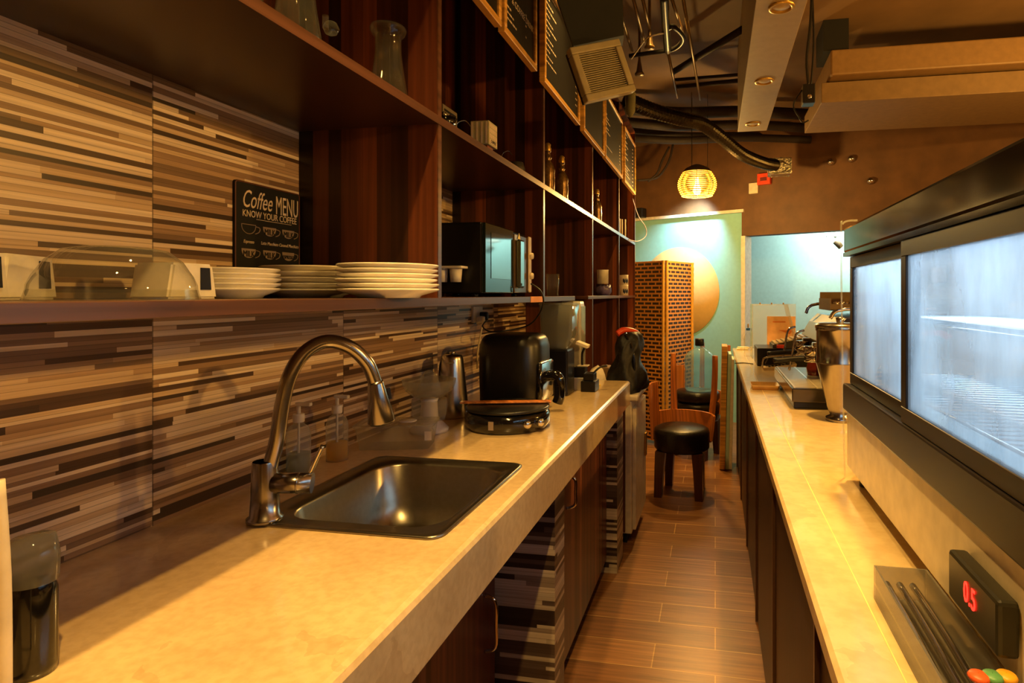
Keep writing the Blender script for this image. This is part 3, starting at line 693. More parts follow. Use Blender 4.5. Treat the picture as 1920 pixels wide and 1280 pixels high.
bottle(1027, -0.79, 'ornate carved bottle beside the second upright, left of the pair', 0.27)
bottle(1053, -0.78, 'ornate carved bottle of the pair, right of the small pot', 0.26)
bottle(1119, -0.78, 'ornate carved bottle alone in the narrow bay below the farthest boards', 0.25)
q = PX(1043, 370, -0.865); bm = new(); lathe(bm, [(0.0005, 0), (0.028, 0), (0.036, 0.03), (0.03, 0.05), (0.02, 0.055), (0.024, 0.062), (0.01, 0.075), (0.006, 0.085), (0.0005, 0.09)], n=22); o = obj('lidded_pot', bm, pm('bronze_pot', (110, 84, 56), 0.3, 0.5)); o.location = (q.x, q.y, UZ); tag(o, 'small lidded bronze pot between the two carved bottles', 'pot')
q = PX(968, 310, -0.79); bm = new(); lathe(bm, [(0.0005, 0), (0.034, 0), (0.036, 0.05), (0.028, 0.075), (0.0005, 0.082)], n=22); o = obj('small_jar', bm, pm('dark_grey_jar', (58, 54, 48), 0.4)); o.location = (q.x, q.y, UZ); tag(o, 'small dark rounded jar on the upper shelf right of the white block', 'jar')
q = PX(1092, 385, -0.76); bm = new(); lathe(bm, [(0.0005, 0), (0.024, 0), (0.02, 0.05), (0.022, 0.06), (0.0005, 0.062)], n=18); o = obj('shot_glass', bm, GLASSD); o.location = (q.x, q.y, UZ); tag(o, 'little dark glass left of the third upright on the upper shelf', 'glass')
for i, (px, hh) in enumerate(((1162, 0.14), (1166, 0.15), (1172, 0.17))):
    q = PX(px, 440, -0.74); bm = new(); cyl(bm, (q.x, q.y, UZ), 0.007, hh, 12)
    tag(obj('white_candle', bm, PAPER), ('short white candle, leftmost of three at the far end of the upper shelf', 'white candle in the middle of three at the far end of the upper shelf', 'tallest white candle, rightmost of three at the far end of the upper shelf')[i], 'candle', 'candles at the far end of the shelf')
# letter block on a red pedestal
def deskblock(px, label, text):
    q = PX(px, 240, -0.78); z = UZ
    t = thing('letter_block', label, 'decoration', (q.x, q.y, z))
    bm = new(); box(bm, q.x - 0.035, q.x + 0.03, q.y - 0.035, q.y + 0.045, z + 0.05, z + 0.13, 0.001, 1)
    obj('block', bm, pm('pale_block', (168, 160, 128), 0.6), t)
    bm = new(); box(bm, q.x - 0.022, q.x + 0.02, q.y - 0.02, q.y + 0.03, z, z + 0.05, 0.001, 1); obj('pedestal', bm, pm('red_wood_pedestal', (132, 66, 34), 0.4), t, 'reddish wooden pedestal')
    bm = new()
    for i in range(4):
        for j in range(5): box(bm, q.x + 0.03, q.x + 0.0308, q.y - 0.029 + j * 0.0145, q.y - 0.0175 + j * 0.0145, z + 0.056 + i * 0.018, z + 0.070 + i * 0.018)
        box(bm, q.x - 0.033 + i * 0.017, q.x - 0.026 + i * 0.017, q.y - 0.0358, q.y - 0.035, z + 0.054, z + 0.126)
    obj('tiles', bm, CHALK, t)
    bm = new()
    for i, s in enumerate(text): text_bm(bm, s, 0.014, Matrix.Translation((q.x + 0.0315, q.y + 0.006, z + 0.063 + i * 0.018)) @ Matrix.Rotation(PI / 2, 4, 'Z') @ Matrix.Rotation(PI / 2, 4, 'X'), ext=0.0003)
    obj('lettering', bm, BLACKM, t)
deskblock(908, 'pale square block with rows of letters on a reddish pedestal, upper shelf', ['COFFEE'])
q = PX(838, 205, -0.78); z = UZ
t = thing('toy_stand', 'small chrome balls and dark bowl on a reddish stand beside the first upright', 'ornament', (q.x, q.y, z))
bm = new(); box(bm, q.x - .03, q.x + .02, q.y - .04, q.y + .12, z, z + 0.03, 0.002); obj('stand', bm, pm('red_wood_stand', (140, 62, 32), 0.35), t)
bm = new(); lathe(bm, [(0.0005, 0.03), (0.02, 0.031), (0.034, 0.06), (0.03, 0.06), (0.0005, 0.04)], (q.x, q.y - 0.01, z), 24); obj('bowl', bm, BLACKG, t)
bm = new()
for a, b, c in ((0, -.02, .068), (.012, 0, .064), (-.01, .01, .07), (0.008, 0.022, .055)): lathe(bm, [(0.0005, -.01), (.007, -.007), (.01, 0), (.007, .007), (.0005, .01)], (q.x + a, q.y + b, z + c), 14)
obj('chrome_balls', bm, CHROME, t)
q = PX(838, 165, -0.88)
t = thing('picture_card', 'upright grey card with a dark printed strip leaning behind the chrome balls', 'card', (q.x, q.y, z))
bm = new(); box(bm, q.x - .004, q.x, q.y - .03, q.y + .08, z, z + .17); obj('card', bm, pm('grey_card', (120, 108, 90), 0.5), t)
bm = new(); box(bm, q.x, q.x + .001, q.y - .02, q.y + .07, z + .07, z + .085); box(bm, q.x, q.x + .001, q.y - .02, q.y + .07, z + .15, z + .158); obj('printed_strip', bm, BLACKM, t)
for px, dx in ((865, 0.05), (948, 0.05)):
    q = PX(px, 250, -0.80); bm = new()
    tube(bm, [(q.x, q.y - .05, z + .002), (q.x, q.y - .045, z + .07), (q.x + .01, q.y, z + .10), (q.x + .01, q.y + .05, z + .095)], 0.0018, 6, 6); box(bm, q.x - .02, q.x + .02, q.y - .07, q.y - .03, z, z + .004)
    tag(obj('wire_photo_clip', bm, CHROME), 'thin curved wire photo clip left of the letter block' if px == 865 else 'thin curved wire photo clip right of the letter block', 'clip')

# ------------------------------------------------------------------ things on the left counter
CZ = CT + 0.0005
def soap(px, py, liq, label, hgt=0.17):
    q = PZ(px, py, CZ); q.x = max(q.x, WX + 0.04)
    t = thing('soap_dispenser', label, 'soap bottle', (q.x, q.y, CZ))
    bm = new(); R = 0.029; lathe(bm, [(0.0005, 0.002), (R, 0), (R, 0.10), (R * .8, 0.118), (R * .42, 0.126), (R * .42, 0.134)], n=26); obj('bottle', bm, ACRYL, t, local=True)
    bm = new(); lathe(bm, [(0.0005, 0.004), (R * .93, 0.004), (R * .93, 0.05), (0.0005, 0.05)], n=24); obj('liquid', bm, liq, t, local=True)
    bm = new(); cyl(bm, (0, 0, 0.130), 0.014, 0.022, 18); cyl(bm, (0, 0, 0.150), 0.005, 0.024, 10); box(bm, -0.007, 0.036, -0.006, 0.006, 0.172, 0.181, 0.002); cyl(bm, (0, 0, 0.01), 0.003, 0.12, 8); obj('pump', bm, WPLAST, t, 'white pump head', local=True)
soap(560, 885, BLUEG, 'soap dispenser with white pump and bluish liquid, directly behind the faucet')
soap(632, 862, AMBER, 'soap dispenser with white pump and amber liquid, beside the clear plastic box')
# plastic box
qa, qb = PZ(652, 848, CZ), PZ(804, 838, CZ)
t = thing('plastic_food_box', 'low clear plastic food box with lid behind the sink', 'food box', ((qa.x + qb.x) / 2 + .0, (qa.y + qb.y) / 2 + .05, CZ))
t.rotation_euler = (0, 0, math.atan2(qb.y - qa.y, qb.x - qa.x) * 0.6)
Lb = 0.115
bm = new(); loft(bm, [ringat(Lb - .014, .052, .012, 0), ringat(Lb - .004, .06, .014, .065), ringat(Lb, .064, .014, .066), ringat(Lb, .064, .014, .069)], capa=True); obj('box', bm, ACRYL, t, local=True)
bm = new(); loft(bm, [ringat(Lb + .002, .066, .015, .069), ringat(Lb + .002, .066, .015, .073), ringat(Lb - .012, .052, .014, .073), ringat(Lb - .014, .05, .014, .070)], capa=False, capb=True); obj('lid', bm, ACRYL, t, local=True)
bm = new(); box(bm, Lb - .022, Lb - .002, -.0665, -.065, .03, .056); obj('sticker', bm, PAPER, t, 'small white printed sticker', local=True)
bm = new(); cyl(bm, (0.03, 0, 0.074), 0.026, 0.003); obj('saucer_mark', bm, WPLAST, t, local=True)

# juicer
q = PZ(797, 812, CZ)
t = thing('citrus_juicer', 'clear plastic citrus juicer with ribbed cone beside the steel kettle', 'juicer', (q.x, q.y + 0.03, CZ))
bm = new(); lathe(bm, [(0.0005, 0), (0.062, 0), (0.064, 0.01), (0.045, 0.03), (0.03, 0.04), (0.026, 0.10), (0.03, 0.11), (0.0005, 0.112)], n=30); obj('base', bm, WPLAST, t, 'white base', local=True)
bm = new(); lathe(bm, [(0.02, 0.112), (0.05, 0.118), (0.078, 0.140), (0.086, 0.160), (0.088, 0.175), (0.084, 0.175), (0.074, 0.145), (0.045, 0.124), (0.02, 0.12)], n=36); obj('bowl', bm, ACRYL, t, 'clear bowl', local=True)
bm = new(); lathe(bm, [(0.036, 0.130), (0.033, 0.155), (0.024, 0.185), (0.010, 0.203), (0.0005, 0.207)], n=36)
for v in bm.verts:
    a = math.atan2(v.co.y, v.co.x); k_ = 1 + .12 * math.cos(a * 9); v.co.x *= k_; v.co.y *= k_
obj('reamer', bm, ACRYL, t, 'ribbed cone', local=True)
bm = new(); lathe(bm, [(0.05, 0.04), (0.056, 0.06), (0.058, 0.10), (0.056, 0.11)], n=30); obj('jug', bm, ACRYL, t, local=True)
# kettle
q = PZ(862, 800, CZ)
t = thing('steel_kettle', 'slim stainless steel kettle standing left of the black air fryer', 'kettle', (-.975, 2.11, CZ))
bm = new(); lathe(bm, [(0.0005, 0), (0.058, 0), (0.06, 0.01), (0.057, 0.06), (0.046, 0.16), (0.040, 0.215), (0.038, 0.225), (0.034, 0.232), (0.0005, 0.236)], n=36); obj('body', bm, STEEL, t, local=True)
bm = new(); tube(bm, [(-0.03, 0.03, 0.22), (-0.05, 0.055, 0.225), (-0.075, 0.065, 0.18), (-0.075, 0.065, 0.10), (-0.05, 0.04, 0.05)], 0.010, 10, 6); obj('handle', bm, BLACK, t, 'black handle', local=True)
bm = new(); prism(bm, [(-0.014, 0), (0.014, 0), (0.006, 0.03), (-0.006, 0.03)], 0.0, 0.004, 'z', m=Matrix.Translation((0.022, -0.034, 0.205)) @ Matrix.Rotation(-1.0, 4, 'Z') @ Matrix.Rotation(PI, 4, 'Z')); cyl(bm, (0, 0, .236), .011, .008, 14); obj('spout', bm, STEEL, t, local=True)
# air fryer
q = PZ(950, 775, CZ); ax, ay = q.x - .0, q.y + .10
t = thing('air_fryer', 'black bucket shaped air fryer with front handle behind the round hot plate', 'air fryer', (ax, ay, CZ))
bm = new(); loft(bm, [ringat(.115, .115, .07, 0), ringat(.125, .125, .08, .012), ringat(.128, .128, .08, .15), ringat(.127, .127, .08, .255), ringat(.120, .120, .08, .283), ringat(.108, .108, .075, .298), ringat(.09, .09, .06, .303), ringat(.02, .02, .015, .304)], True, True); obj('body', bm, BLACK, t, local=True)
bm = new(); loft(bm, [ringat(.002, .07, .001, .04, .124), ringat(.012, .09, .01, .05, .124), ringat(.012, .09, .01, .19, .124), ringat(.002, .07, .001, .20, .124)], True, True); b = obj('basket_front', bm, BLACKG, t, local=True)
bm = new(); tube(bm, [(.13, .0, .135), (.165, .0, .137), (.182, 0, .12), (.184, 0, .06), (.176, 0, .03)], 0.022, 12, 6); obj('handle', bm, BLACKG, b, 'glossy black handle', local=True)
bm = new(); Md = Matrix.Translation((.098, -.02, .262)) @ Matrix.Rotation(math.radians(62), 4, 'Y')
lathe(bm, [(0.0005, 0.012), (0.017, 0.012), (0.02, 0.008), (0.021, 0)], n=26, m=Md); dl = obj('dial', bm, BLACKG, t, local=True)
bm = new(); lathe(bm, [(0.024, 0.003), (0.0265, 0.005), (0.028, 0.003), (0.027, 0.0)], n=30, m=Md); obj('dial_ring', bm, CHROME, dl, 'chrome ring', local=True)
# hot plate
q = PZ(933, 811, CZ); hx, hy = q.x, q.y + 0.10; R = 0.148
t = thing('electric_hot_plate', 'round black electric crepe plate with control knobs on the worktop', 'hot plate', (hx, hy, CZ))
bm = new(); lathe(bm, [(0.0005, 0.006), (R * .86, 0.006), (R * .9, 0), (R * .93, 0.004), (R, 0.022), (R, 0.048), (R * .95, 0.060), (R * .90, 0.062), (0.0005, 0.062)], n=56); obj('base', bm, BLACKG, t, local=True)
bm = new(); lathe(bm, [(R * .88, 0.062), (R * .97, 0.066), (R * .98, 0.072), (R * .93, 0.075), (0.0005, 0.073)], n=56); obj('plate', bm, BLACK, t, local=True)
Mr = Matrix.Rotation(math.radians(-38), 4, 'Z')
bm = new()
for dy in (-0.022, 0.030): lathe(bm, [(0.013, 0), (0.013, 0.016), (0.010, 0.020), (0.0005, 0.021)], n=20, m=Mr @ Matrix.Translation((R * .96, dy, 0.034)) @ Matrix.Rotation(PI / 2, 4, 'Y'))
obj('knob', bm, CHROME, t, 'shiny control knobs', local=True)
bm = new(); Ml = Matrix.Rotation(math.radians(-92), 4, 'Z'); box(bm, R - .003, R + .0015, -.009, .009, .018, .046, .0005, 1, m=Ml); obj('rating_label', bm, CHALKD, t, local=True)
bm = new(); box(bm, -0.17, 0.15, -0.018, 0.018, 0.0765, 0.083, 0.003, m=Matrix.Rotation(math.radians(14), 4, 'Z') @ Matrix.Translation((0, .03, 0)))
sp = obj('wooden_spreader', bm, WOOD_CH); sp.location = (hx, hy, CZ); tag(sp, 'flat brown wooden spreader lying across the round hot plate', 'spatula')

# clear dispenser / blender jug
q = PZ(1042, 742, CZ); 
t = thing('coffee_grinder', 'dark coffee grinder with tall clear hopper right of the air fryer', 'grinder', (q.x, q.y + .07, CZ))
bm = new(); box(bm, -.075, .055, -.07, .07, 0, .21, .008); obj('base', bm, pm('navy_black_body', (22, 22, 32), 0.3), t, local=True)
bm = new(); loft(bm, [ringat(.04, .04, .01, .212), ringat(.072, .072, .014, .27), ringat(.078, .078, .014, .412), ringat(.074, .074, .014, .412), ringat(.068, .068, .014, .275), ringat(.036, .036, .01, .218)]); obj('hopper', bm, SMOKE, t, 'tall clear hopper', local=True)
bm = new(); loft(bm, [ringat(.08, .08, .014, .413), ringat(.08, .08, .014, .421)], True, True, False); obj('hopper_lid', bm, ACRYL, t, local=True)
q = PZ(1062, 735, CZ)
t = thing('cup_dispenser', 'tall translucent grey plastic dispenser standing beside the coffee grinder', 'dispenser', (q.x - .02, q.y + .21, CZ))
bm = new(); loft(bm, [ringat(.05, .05, .01, 0), ringat(.052, .052, .012, .40), ringat(.047, .047, .01, .425), ringat(.02, .02, .008, .426)], True, True); obj('tower', bm, pm('grey_translucent', (176, 172, 160), 0.3), t, local=True)
bm = new(); box(bm, .053, .056, -.045, .045, .0, .40); obj('clear_front', bm, ACRYL, t, local=True)
q = PZ(1080, 735, CZ); 
t = thing('napkin_stand', 'small black stand holding white napkins beside the grinder', 'stand', (q.x + .01, q.y + .09, CZ))
bm = new(); box(bm, -.035, .03, -.035, .035, 0, .06, .003); obj('base', bm, WPLAST, t, local=True)
bm = new(); box(bm, -.035, .02, -.03, .03, .061, .11, .003); tube(bm, [(0, 0, .11), (0, 0, .17), (.01, 0, .20)], .006, 8, 4); obj('holder', bm, BLACK, t, local=True)
bm = new(); box(bm, -.03, .03, -.03, .03, 0, .016, .002, m=Matrix.Translation((0, 0, .21)) @ Matrix.Rotation(.35, 4, 'Y')); obj('folded_napkin', bm, PAPER, t, local=True)
bm = new(); box(bm, -.02, .03, -.02, .03, .112, .118, .001); obj('paper_slip', bm, PAPER, t, local=True)
q = PZ(1108, 735, CZ)
bm = new(); box(bm, -.05, .02, -.04, .06, 0, .05, .003); box(bm, -.04, .01, -.03, .05, .051, .085, .003); tube(bm, [(.0, .0, .08), (.03, .02, .11), (.06, .05, .115)], .005, 8, 4)
o = obj('tool_caddy', bm, BLACK); o.location = (q.x, q.y + .04, CZ); tag(o, 'low black box of tools near the far end of the worktop', 'caddy')
q = PZ(1103, 722, CZ); bm = new(); box(bm, -.012, .012, -.04, .04, 0, .006, .002); o = obj('yellow_marker', bm, pm('yellow_tag', (230, 200, 30), 0.5)); o.location = (q.x + .035, q.y - .03, CZ); o.rotation_euler = (0, 0, -.5); tag(o, 'small yellow tag lying by the black tool box', 'tag')
# socket and plug
q = PX(896, 592, WX + .01)
t = thing('wall_socket', 'beige double wall socket on the strip tiles under the lower shelf', 'socket', (WX, q.y, q.z))
bm = new(); box(bm, WX, WX + .012, q.y - .055, q.y + .055, q.z - .03, q.z + .045, .002); obj('face_plate', bm, CREAM, t)
bm = new(); box(bm, WX + .012, WX + .05, q.y - .03, q.y - .005, q.z - .04, q.z + .0, .006); tube(bm, [(WX + .04, q.y - .018, q.z - .04), (WX + .035, q.y - .03, q.z - .09), (WX + .03, q.y - .05, q.z - .16), (WX + .03, q.y - .055, q.z - .24)], .004, 8, 6); obj('white_plug', bm, CREAM, t, 'cream plug and cord')
bm = new(); box(bm, WX + .012, WX + .05, q.y + .012, q.y + .036, q.z - .02, q.z + .018, .006); obj('black_plug', bm, BLACK, t, 'black plug')
bm = new(); a = Vector((WX + .045, q.y + .03, q.z - .02))
tube(bm, [a, PX(905, 612, -1.0), PX(925, 622, -0.92), PX(985, 612, -.80), PX(1010, 590, -.72), PX(1019, 565, -.68), PX(1013, 545, -.68), PX(996, 532, -.70)], .0035, 8, 8); tag(obj('microwave_cable', bm, BLACK), 'black power cable looping from the socket up to the microwave', 'cable')

# cream cabinet at the far end of the counter with bag on it
fx = -.445; y0 = 3.21
t = thing('cream_cabinet', 'cream enamel low cabinet standing past the end of the worktop', 'cabinet', (-.57, 3.45, 0))
bm = new(); box(bm, -.685, fx, y0, 3.70, .06, .78, .006); obj('body', bm, CREAM, t)
bm = new(); box(bm, fx, fx + .022, y0 + .01, 3.69, .08, .74, .006); d = obj('door', bm, CREAM, t)
bm = new(); box(bm, fx + .022, fx + .034, 3.61, 3.65, .38, .52, .004); obj('handle', bm, GOLD, d)
bm = new(); box(bm, -.69, fx + .035, y0 - .01, 3.71, .78, .815, .010); obj('lid', bm, CREAM, t)
bm = new(); box(bm, -.68, fx - .03, y0 + .03, 3.68, 0, .06); obj('plinth', bm, BLACKM, t)
# black cloth bag
rd = random.Random(3)
t = thing('black_jacket', 'black jacket heaped on the cream cabinet with an orange collar', 'jacket', (-.56, 3.42, .816))
bm = new(); rings = []
for i in range(15):
    f = i / 14; z = f * .33
    hxx = .075 * (1 - f) ** .55 + .035 + .015 * math.sin(f * 9); hyy = .15 * (1 - f) ** .5 + .05
    ring = []
    for kk in range(30):
        a = 2 * PI * kk / 30; rr = 1 + .10 * math.sin(a * 5 + f * 7) + .07 * math.sin(a * 9 - f * 12)
        ring.append(Vector((-.51 + hxx * math.cos(a) * rr + .03 * f, 3.42 + hyy * math.sin(a) * rr, .816 + z * (1 if i else 1))))
    rings.append(ring)
loft(bm, rings, True, True); obj('cloth', bm, pm('black_cloth', (18, 16, 18), 0.55, noise=.2, scale=30, bump=.4), t)
bm = new(); tube(bm, [(-.55, 3.36, 1.135), (-.52, 3.38, 1.155), (-.48, 3.42, 1.150), (-.45, 3.46, 1.135)], .018, 10, 5); obj('collar', bm, RED, t, 'orange red collar')
bm = new(); tube(bm, [(-.50, 3.34, 1.14), (-.455, 3.32, 1.05), (-.445, 3.31, .95), (-.45, 3.30, .85)], .009, 8, 6); obj('strap', bm, BLACKG, t, 'black strap')
# pile of papers and cups left of jacket
t = thing('paper_pile', 'pile of crumpled white paper and cloth on the cream cabinet behind the jacket', 'papers', (-.80, 3.45, .816))
bm = new(); lathe(bm, [(0.0005, 0), (.05, 0), (.055, .05), (.045, .10), (.03, .13), (.0005, .15)], (-.655, 3.26, .816), 24)
for v in bm.verts: v.co += Vector((math.sin(v.co.y * 70), math.sin(v.co.z * 80), 0)) * .012
obj('paper', bm, PAPER, t)
bm = new(); box(bm, -.685, -.62, 3.48, 3.60, .816, .93, .01); obj('packet', bm, KRAFT, t)
bm = new()
tube(bm, [(-.47, 3.25, .822), (-.45, 3.30, .84), (-.43, 3.36, .83), (-.42, 3.32, .79), (-.418, 3.28, .74)], .008, 8, 5); tube(bm, [(-.5, 3.3, .826), (-.44, 3.42, .835), (-.42, 3.46, .80)], .01, 8, 5)
tag(obj('cloth_strip', bm, PAPER), 'twisted white cloth strip hanging over the front corner of the cream cabinet', 'cloth')

# ------------------------------------------------------------------ rattan folding screen
t = thing('folding_screen', 'woven rattan folding screen standing in front of the teal back wall', 'folding screen', (-.6, 5.6, 0))
pts = [PW(1170, 552, 5.7), PW(1247, 552, 5.35), PW(1295, 552, 5.75)]
zt = 1.665
for a, b in zip(pts[:-1], pts[1:]):
    d = Vector((b.x - a.x, b.y - a.y, 0)); Ln = d.length; ang = math.atan2(d.y, d.x)
    bm = new(); box(bm, .012, Ln - .012, -.009, .009, .03, zt, .002, 1)
    o = obj('screen_panel', bm, WEAVE, t, local=True); o.location = (a.x + .6, a.y - 5.6, 0); o.rotation_euler = (0, 0, ang)
bm = new()
for p in pts:
    for dx in (-.016, .016):
        n = 56
        lathe(bm, [((.012 if i % 2 else .016), .0 + zt * i / n) for i in range(n + 1)], (p.x + dx, p.y - .004, 0), 10)
obj('cane_post', bm, WICK, t)

# ------------------------------------------------------------------ chairs
def barrel_chair(name, label, loc, rz):
    t = thing(name, label, 'chair', loc, rz)
    bm = new(); lathe(bm, [(0.0005, .305), (.178, .305), (.188, .32), (.190, .42), (.184, .442), (.16, .455), (0.0005, .46)], n=44); obj('seat', bm, LEATH, t, 'black leather drum seat', local=True)
    for (a, mt) in ((-138, 0), (-42, 0), (128, 1), (52, 1)):
        x, y = .165 * math.cos(math.radians(a)), .165 * math.sin(math.radians(a))
        bm = new(); r = .034
        loft(bm, [[Vector((x * k + dx * rr, y * k + dy * rr, z)) for dx, dy in ((-1, -1), (1, -1), (1, 1), (-1, 1))] for (k, rr, z) in ((1.12, r * .75, 0), (1.05, r * .9, .2), (1.0, r, .305))], True, True, False)
        obj('leg', bm, WOOD_CHD, t, local=True)
    def band(a0, a1, z0, z1, r0=.194, th=.016, n=14, top=None):
        bm = new(); rg = []
        for i in range(n + 1):
            f = i / n; a = math.radians(a0 + (a1 - a0) * f); zt_ = z1 if top is None else z1 + top(f)
            c, s = math.cos(a), math.sin(a)
            rg.append([Vector(((r0) * c, (r0) * s, z0)), Vector(((r0 + th) * c, (r0 + th) * s, z0)), Vector(((r0 + th + .02) * c, (r0 + th + .02) * s, zt_)), Vector(((r0 + .02) * c, (r0 + .02) * s, zt_))])
        return loft(bm, rg, True, True, False)
    obj('back_band', band(8, 150, .36, .53), WOOD_CH, t, 'curved low wooden back band', local=True)
    obj('arm_panel', band(150, 195, .36, .74), WOOD_CH, t, 'upright curved wooden arm panel', local=True)
    for a in (112, 38):
        ca, sa = math.cos(math.radians(a)), math.sin(math.radians(a))
        bm = new(); rg = []
        for i in range(9):
            f = i / 8; r_ = .212 + .05 * math.sin(f * 2.2) * 0.6 + .03 * f; z = .33 + .60 * f; hw = .024 - .006 * f; th = .012
            c0 = Vector((ca * r_, sa * r_, z)); tg = Vector((-sa, ca, 0)); rn = Vector((ca, sa, 0))
            rg.append([c0 - tg * hw - rn * th, c0 + tg * hw - rn * th, c0 + tg * hw + rn * th, c0 - tg * hw + rn * th])
        loft(bm, rg, True, True, False); obj('back_stile', bm, WOOD_CH, t, local=True)
    return t
c1 = Vector((-.227, 4.01, 0))
barrel_chair('wooden_chair', 'round black leather seated wooden chair with two tall stiles standing in the aisle', (c1.x, c1.y + .12, 0), math.radians(-6))
c2 = barrel_chair('wooden_chair', 'wooden round chair behind the aisle chair, carrying the big water bottle', (-.15, 5.14, 0), math.radians(-30))
# water bottle
bm = new(); lathe(bm, [(0.0005, 0), (.17, 0), (.185, .02), (.185, .06), (.17, .085), (.10, .09), (0.0005, .09)], n=36)
for v in bm.verts:
    a = math.atan2(v.co.y, v.co.x)
    if v.co.z > .01 and v.co.z < .07: v.co.x *= 1 + .03 * math.sin(a * 8); v.co.y *= 1 + .03 * math.sin(a * 8 + 1)
o = obj('seat_cushion', bm, LEATH); o.location = (-.15, 5.14, .461); tag(o, 'wrinkled dark brown cushion on the rear chair under the water bottle', 'cushion')
t = thing('water_bottle', 'large blue translucent water bottle with dark cap standing on the rear chair', 'water bottle', (-.13, 5.12, .552))
bm = new(); R = .128
lathe(bm, [(0.0005, 0), (R * .85, 0), (R * .98, .02), (R, .05), (R * .96, .07), (R, .09), (R, .16), (R * .95, .175), (R, .19), (R, .26), (R * .94, .29), (R * .7, .325), (R * .32, .355), (R * .24, .365), (R * .24, .39)], n=40); obj('bottle', bm, glass_mat('blue_tinted_plastic', (0.74, 0.90, 0.97), fog=0.22, fogcol=(.5, .78, .9, 1)), t, local=True)
bm = new(); cyl(bm, (0, 0, .375), R * .30, .06, 24); obj('cap', bm, BLACK, t, 'dark cap', local=True)

# leaning boards at the end of the bar
def lean(px0, px1, w, ztop, mt, label, cat='board', name='leaning_board', tilt=.10, dy=.24):
    a = PW(px0, 552, w); b = PW(px1, 552, w + .02)
    bm = new(); th = max(.012, (b - a).length * .92)
    M_ = Matrix.Translation((a.x, a.y, 0)) @ Matrix.Rotation(tilt, 4, 'Y')
    box(bm, 0, th, 0, dy, 0.006, ztop, .003, m=M_)
    for v in bm.verts: v.co.z = max(v.co.z, 0.001)
    return tag(obj(name, bm, mt), label, cat)
lean(1349, 1358, 4.62, .96, WOOD_F, 'tall wood framed board leaning at the far end of the bar, nearest the chairs', tilt=.02)
lean(1359.5, 1363.5, 4.62, .90, TEALW, 'pale green panel leaning behind the wood framed board', tilt=.025)
lean(1366, 1370, 4.62, .86, WHITE, 'thin white panel leaning against the end of the bar', tilt=.02)

# ------------------------------------------------------------------ bar on the right
RX0, RX1, RY1 = .145, 1.02, 5.25
t = thing('bar_counter', 'long cream marble topped bar with dark wood front on the right', 'bar counter', (.55, 2.3, 0))
bm = new(); prism(bm, [(RX0 + .005, .865), (RX0, .87), (RX0, CT - .006), (RX0 + .006, CT), (RX1, CT), (RX1, .865)], -.8, RY1); obj('worktop', bm, STONE2, t)
bm = new(); box(bm, .2215, .2235, -.8, RY1 - .01, CT, CT + .0006); obj('joint', bm, pm('pale_joint', (240, 214, 150), 0.4), t)
bm = new(); box(bm, .19, .98, -.8, RY1 - .05, 0.0, .864); obj('carcass', bm, WOOD_R, t)
for i, y in enumerate((0.3, 1.05, 1.80, 2.55, 3.3, 4.05, 4.8)):
    bm = new(); box(bm, .172, .189, y - .735, y, .01, .862, .002); obj('front_panel', bm, WOOD_R, t)
    bm = new(); box(bm, .164, .189, y + .002, y + .013, .004, .862); obj('divider_strip', bm, pm('dull_metal_strip', (104, 76, 56), 0.3, 0.3), t)

# display fridge
dx0, dx1, dy0, dy1 = .316, .80, .38, YX(1583, .316)
zb, ztp = CT + .035, 1.525
t = thing('display_fridge', 'countertop refrigerated display case with fogged sliding glass doors on the bar', 'display fridge', ((dx0 + dx1) / 2, (dy0 + dy1) / 2, CT))
bm = new()
box(bm, dx0 + .006, dx1, dy0, dy1, zb, 1.075, .004)
obj('base_housing', bm, CREAM, t, 'cream lower housing')
bm = new(); box(bm, dx0 - .004, dx0 + .02, dy0, dy1 - .001, 1.075, 1.14, .004); obj('lower_rail', bm, DBROWN, t, 'glossy dark brown rail')
bm = new(); box(bm, dx0 - .003, dx0 + .034, dy0, dy1 - .001, 1.4535, 1.463); box(bm, dx0 + .027, dx0 + .034, dy0, dy1 - .001, 1.436, 1.4535); box(bm, dx0 - .002, dx1, dy0, dy1, 1.462, ztp, .006); obj('top_housing', bm, BLACKG, t, 'glossy black top housing')
bm = new(); box(bm, dx1 - .03, dx1, dy0, dy1, 1.076, 1.461); box(bm, dx0 + .022, dx1 - .031, dy0, dy0 + .02, 1.076, 1.461); obj('rear_wall', bm, pm('white_liner', (216, 228, 236), 0.4), t)
bm = new(); box(bm, dx0 + .022, dx1 - .031, dy1 - .018, dy1 - .006, 1.076, 1.461); obj('end_glass', bm, FOG, t)
bm = new(); box(bm, dx0 + .022, dx1 - .031, dy0 + .021, dy1 - .02, 1.076, 1.084); obj('floor_liner', bm, pm('grey_liner', (150, 164, 172), 0.35), t)
for (zz) in (1.17, 1.31):
    bm = new()
    n = 40
    for i in range(n + 1):
        y = dy0 + .04 + (dy1 - dy0 - .08) * i / n; tube(bm, [(dx0 + .05, y, zz), (dx1 - .04, y, zz)], .0018, 5, 0)
    for x in (dx0 + .05, dx0 + .2, dx1 - .04): tube(bm, [(x, dy0 + .03, zz - .003), (x, dy1 - .03, zz - .003)], .0032, 6, 0)
    obj('wire_shelf', bm, CHROME, t)
bm = new(); tube(bm, [(dx0 + .07, dy0 + .04, 1.448), (dx0 + .07, dy1 - .04, 1.448)], .009, 10, 0); obj('lamp_tube', bm, LED, t, 'glowing cool white tube')
ym = YX(1694, dx0)
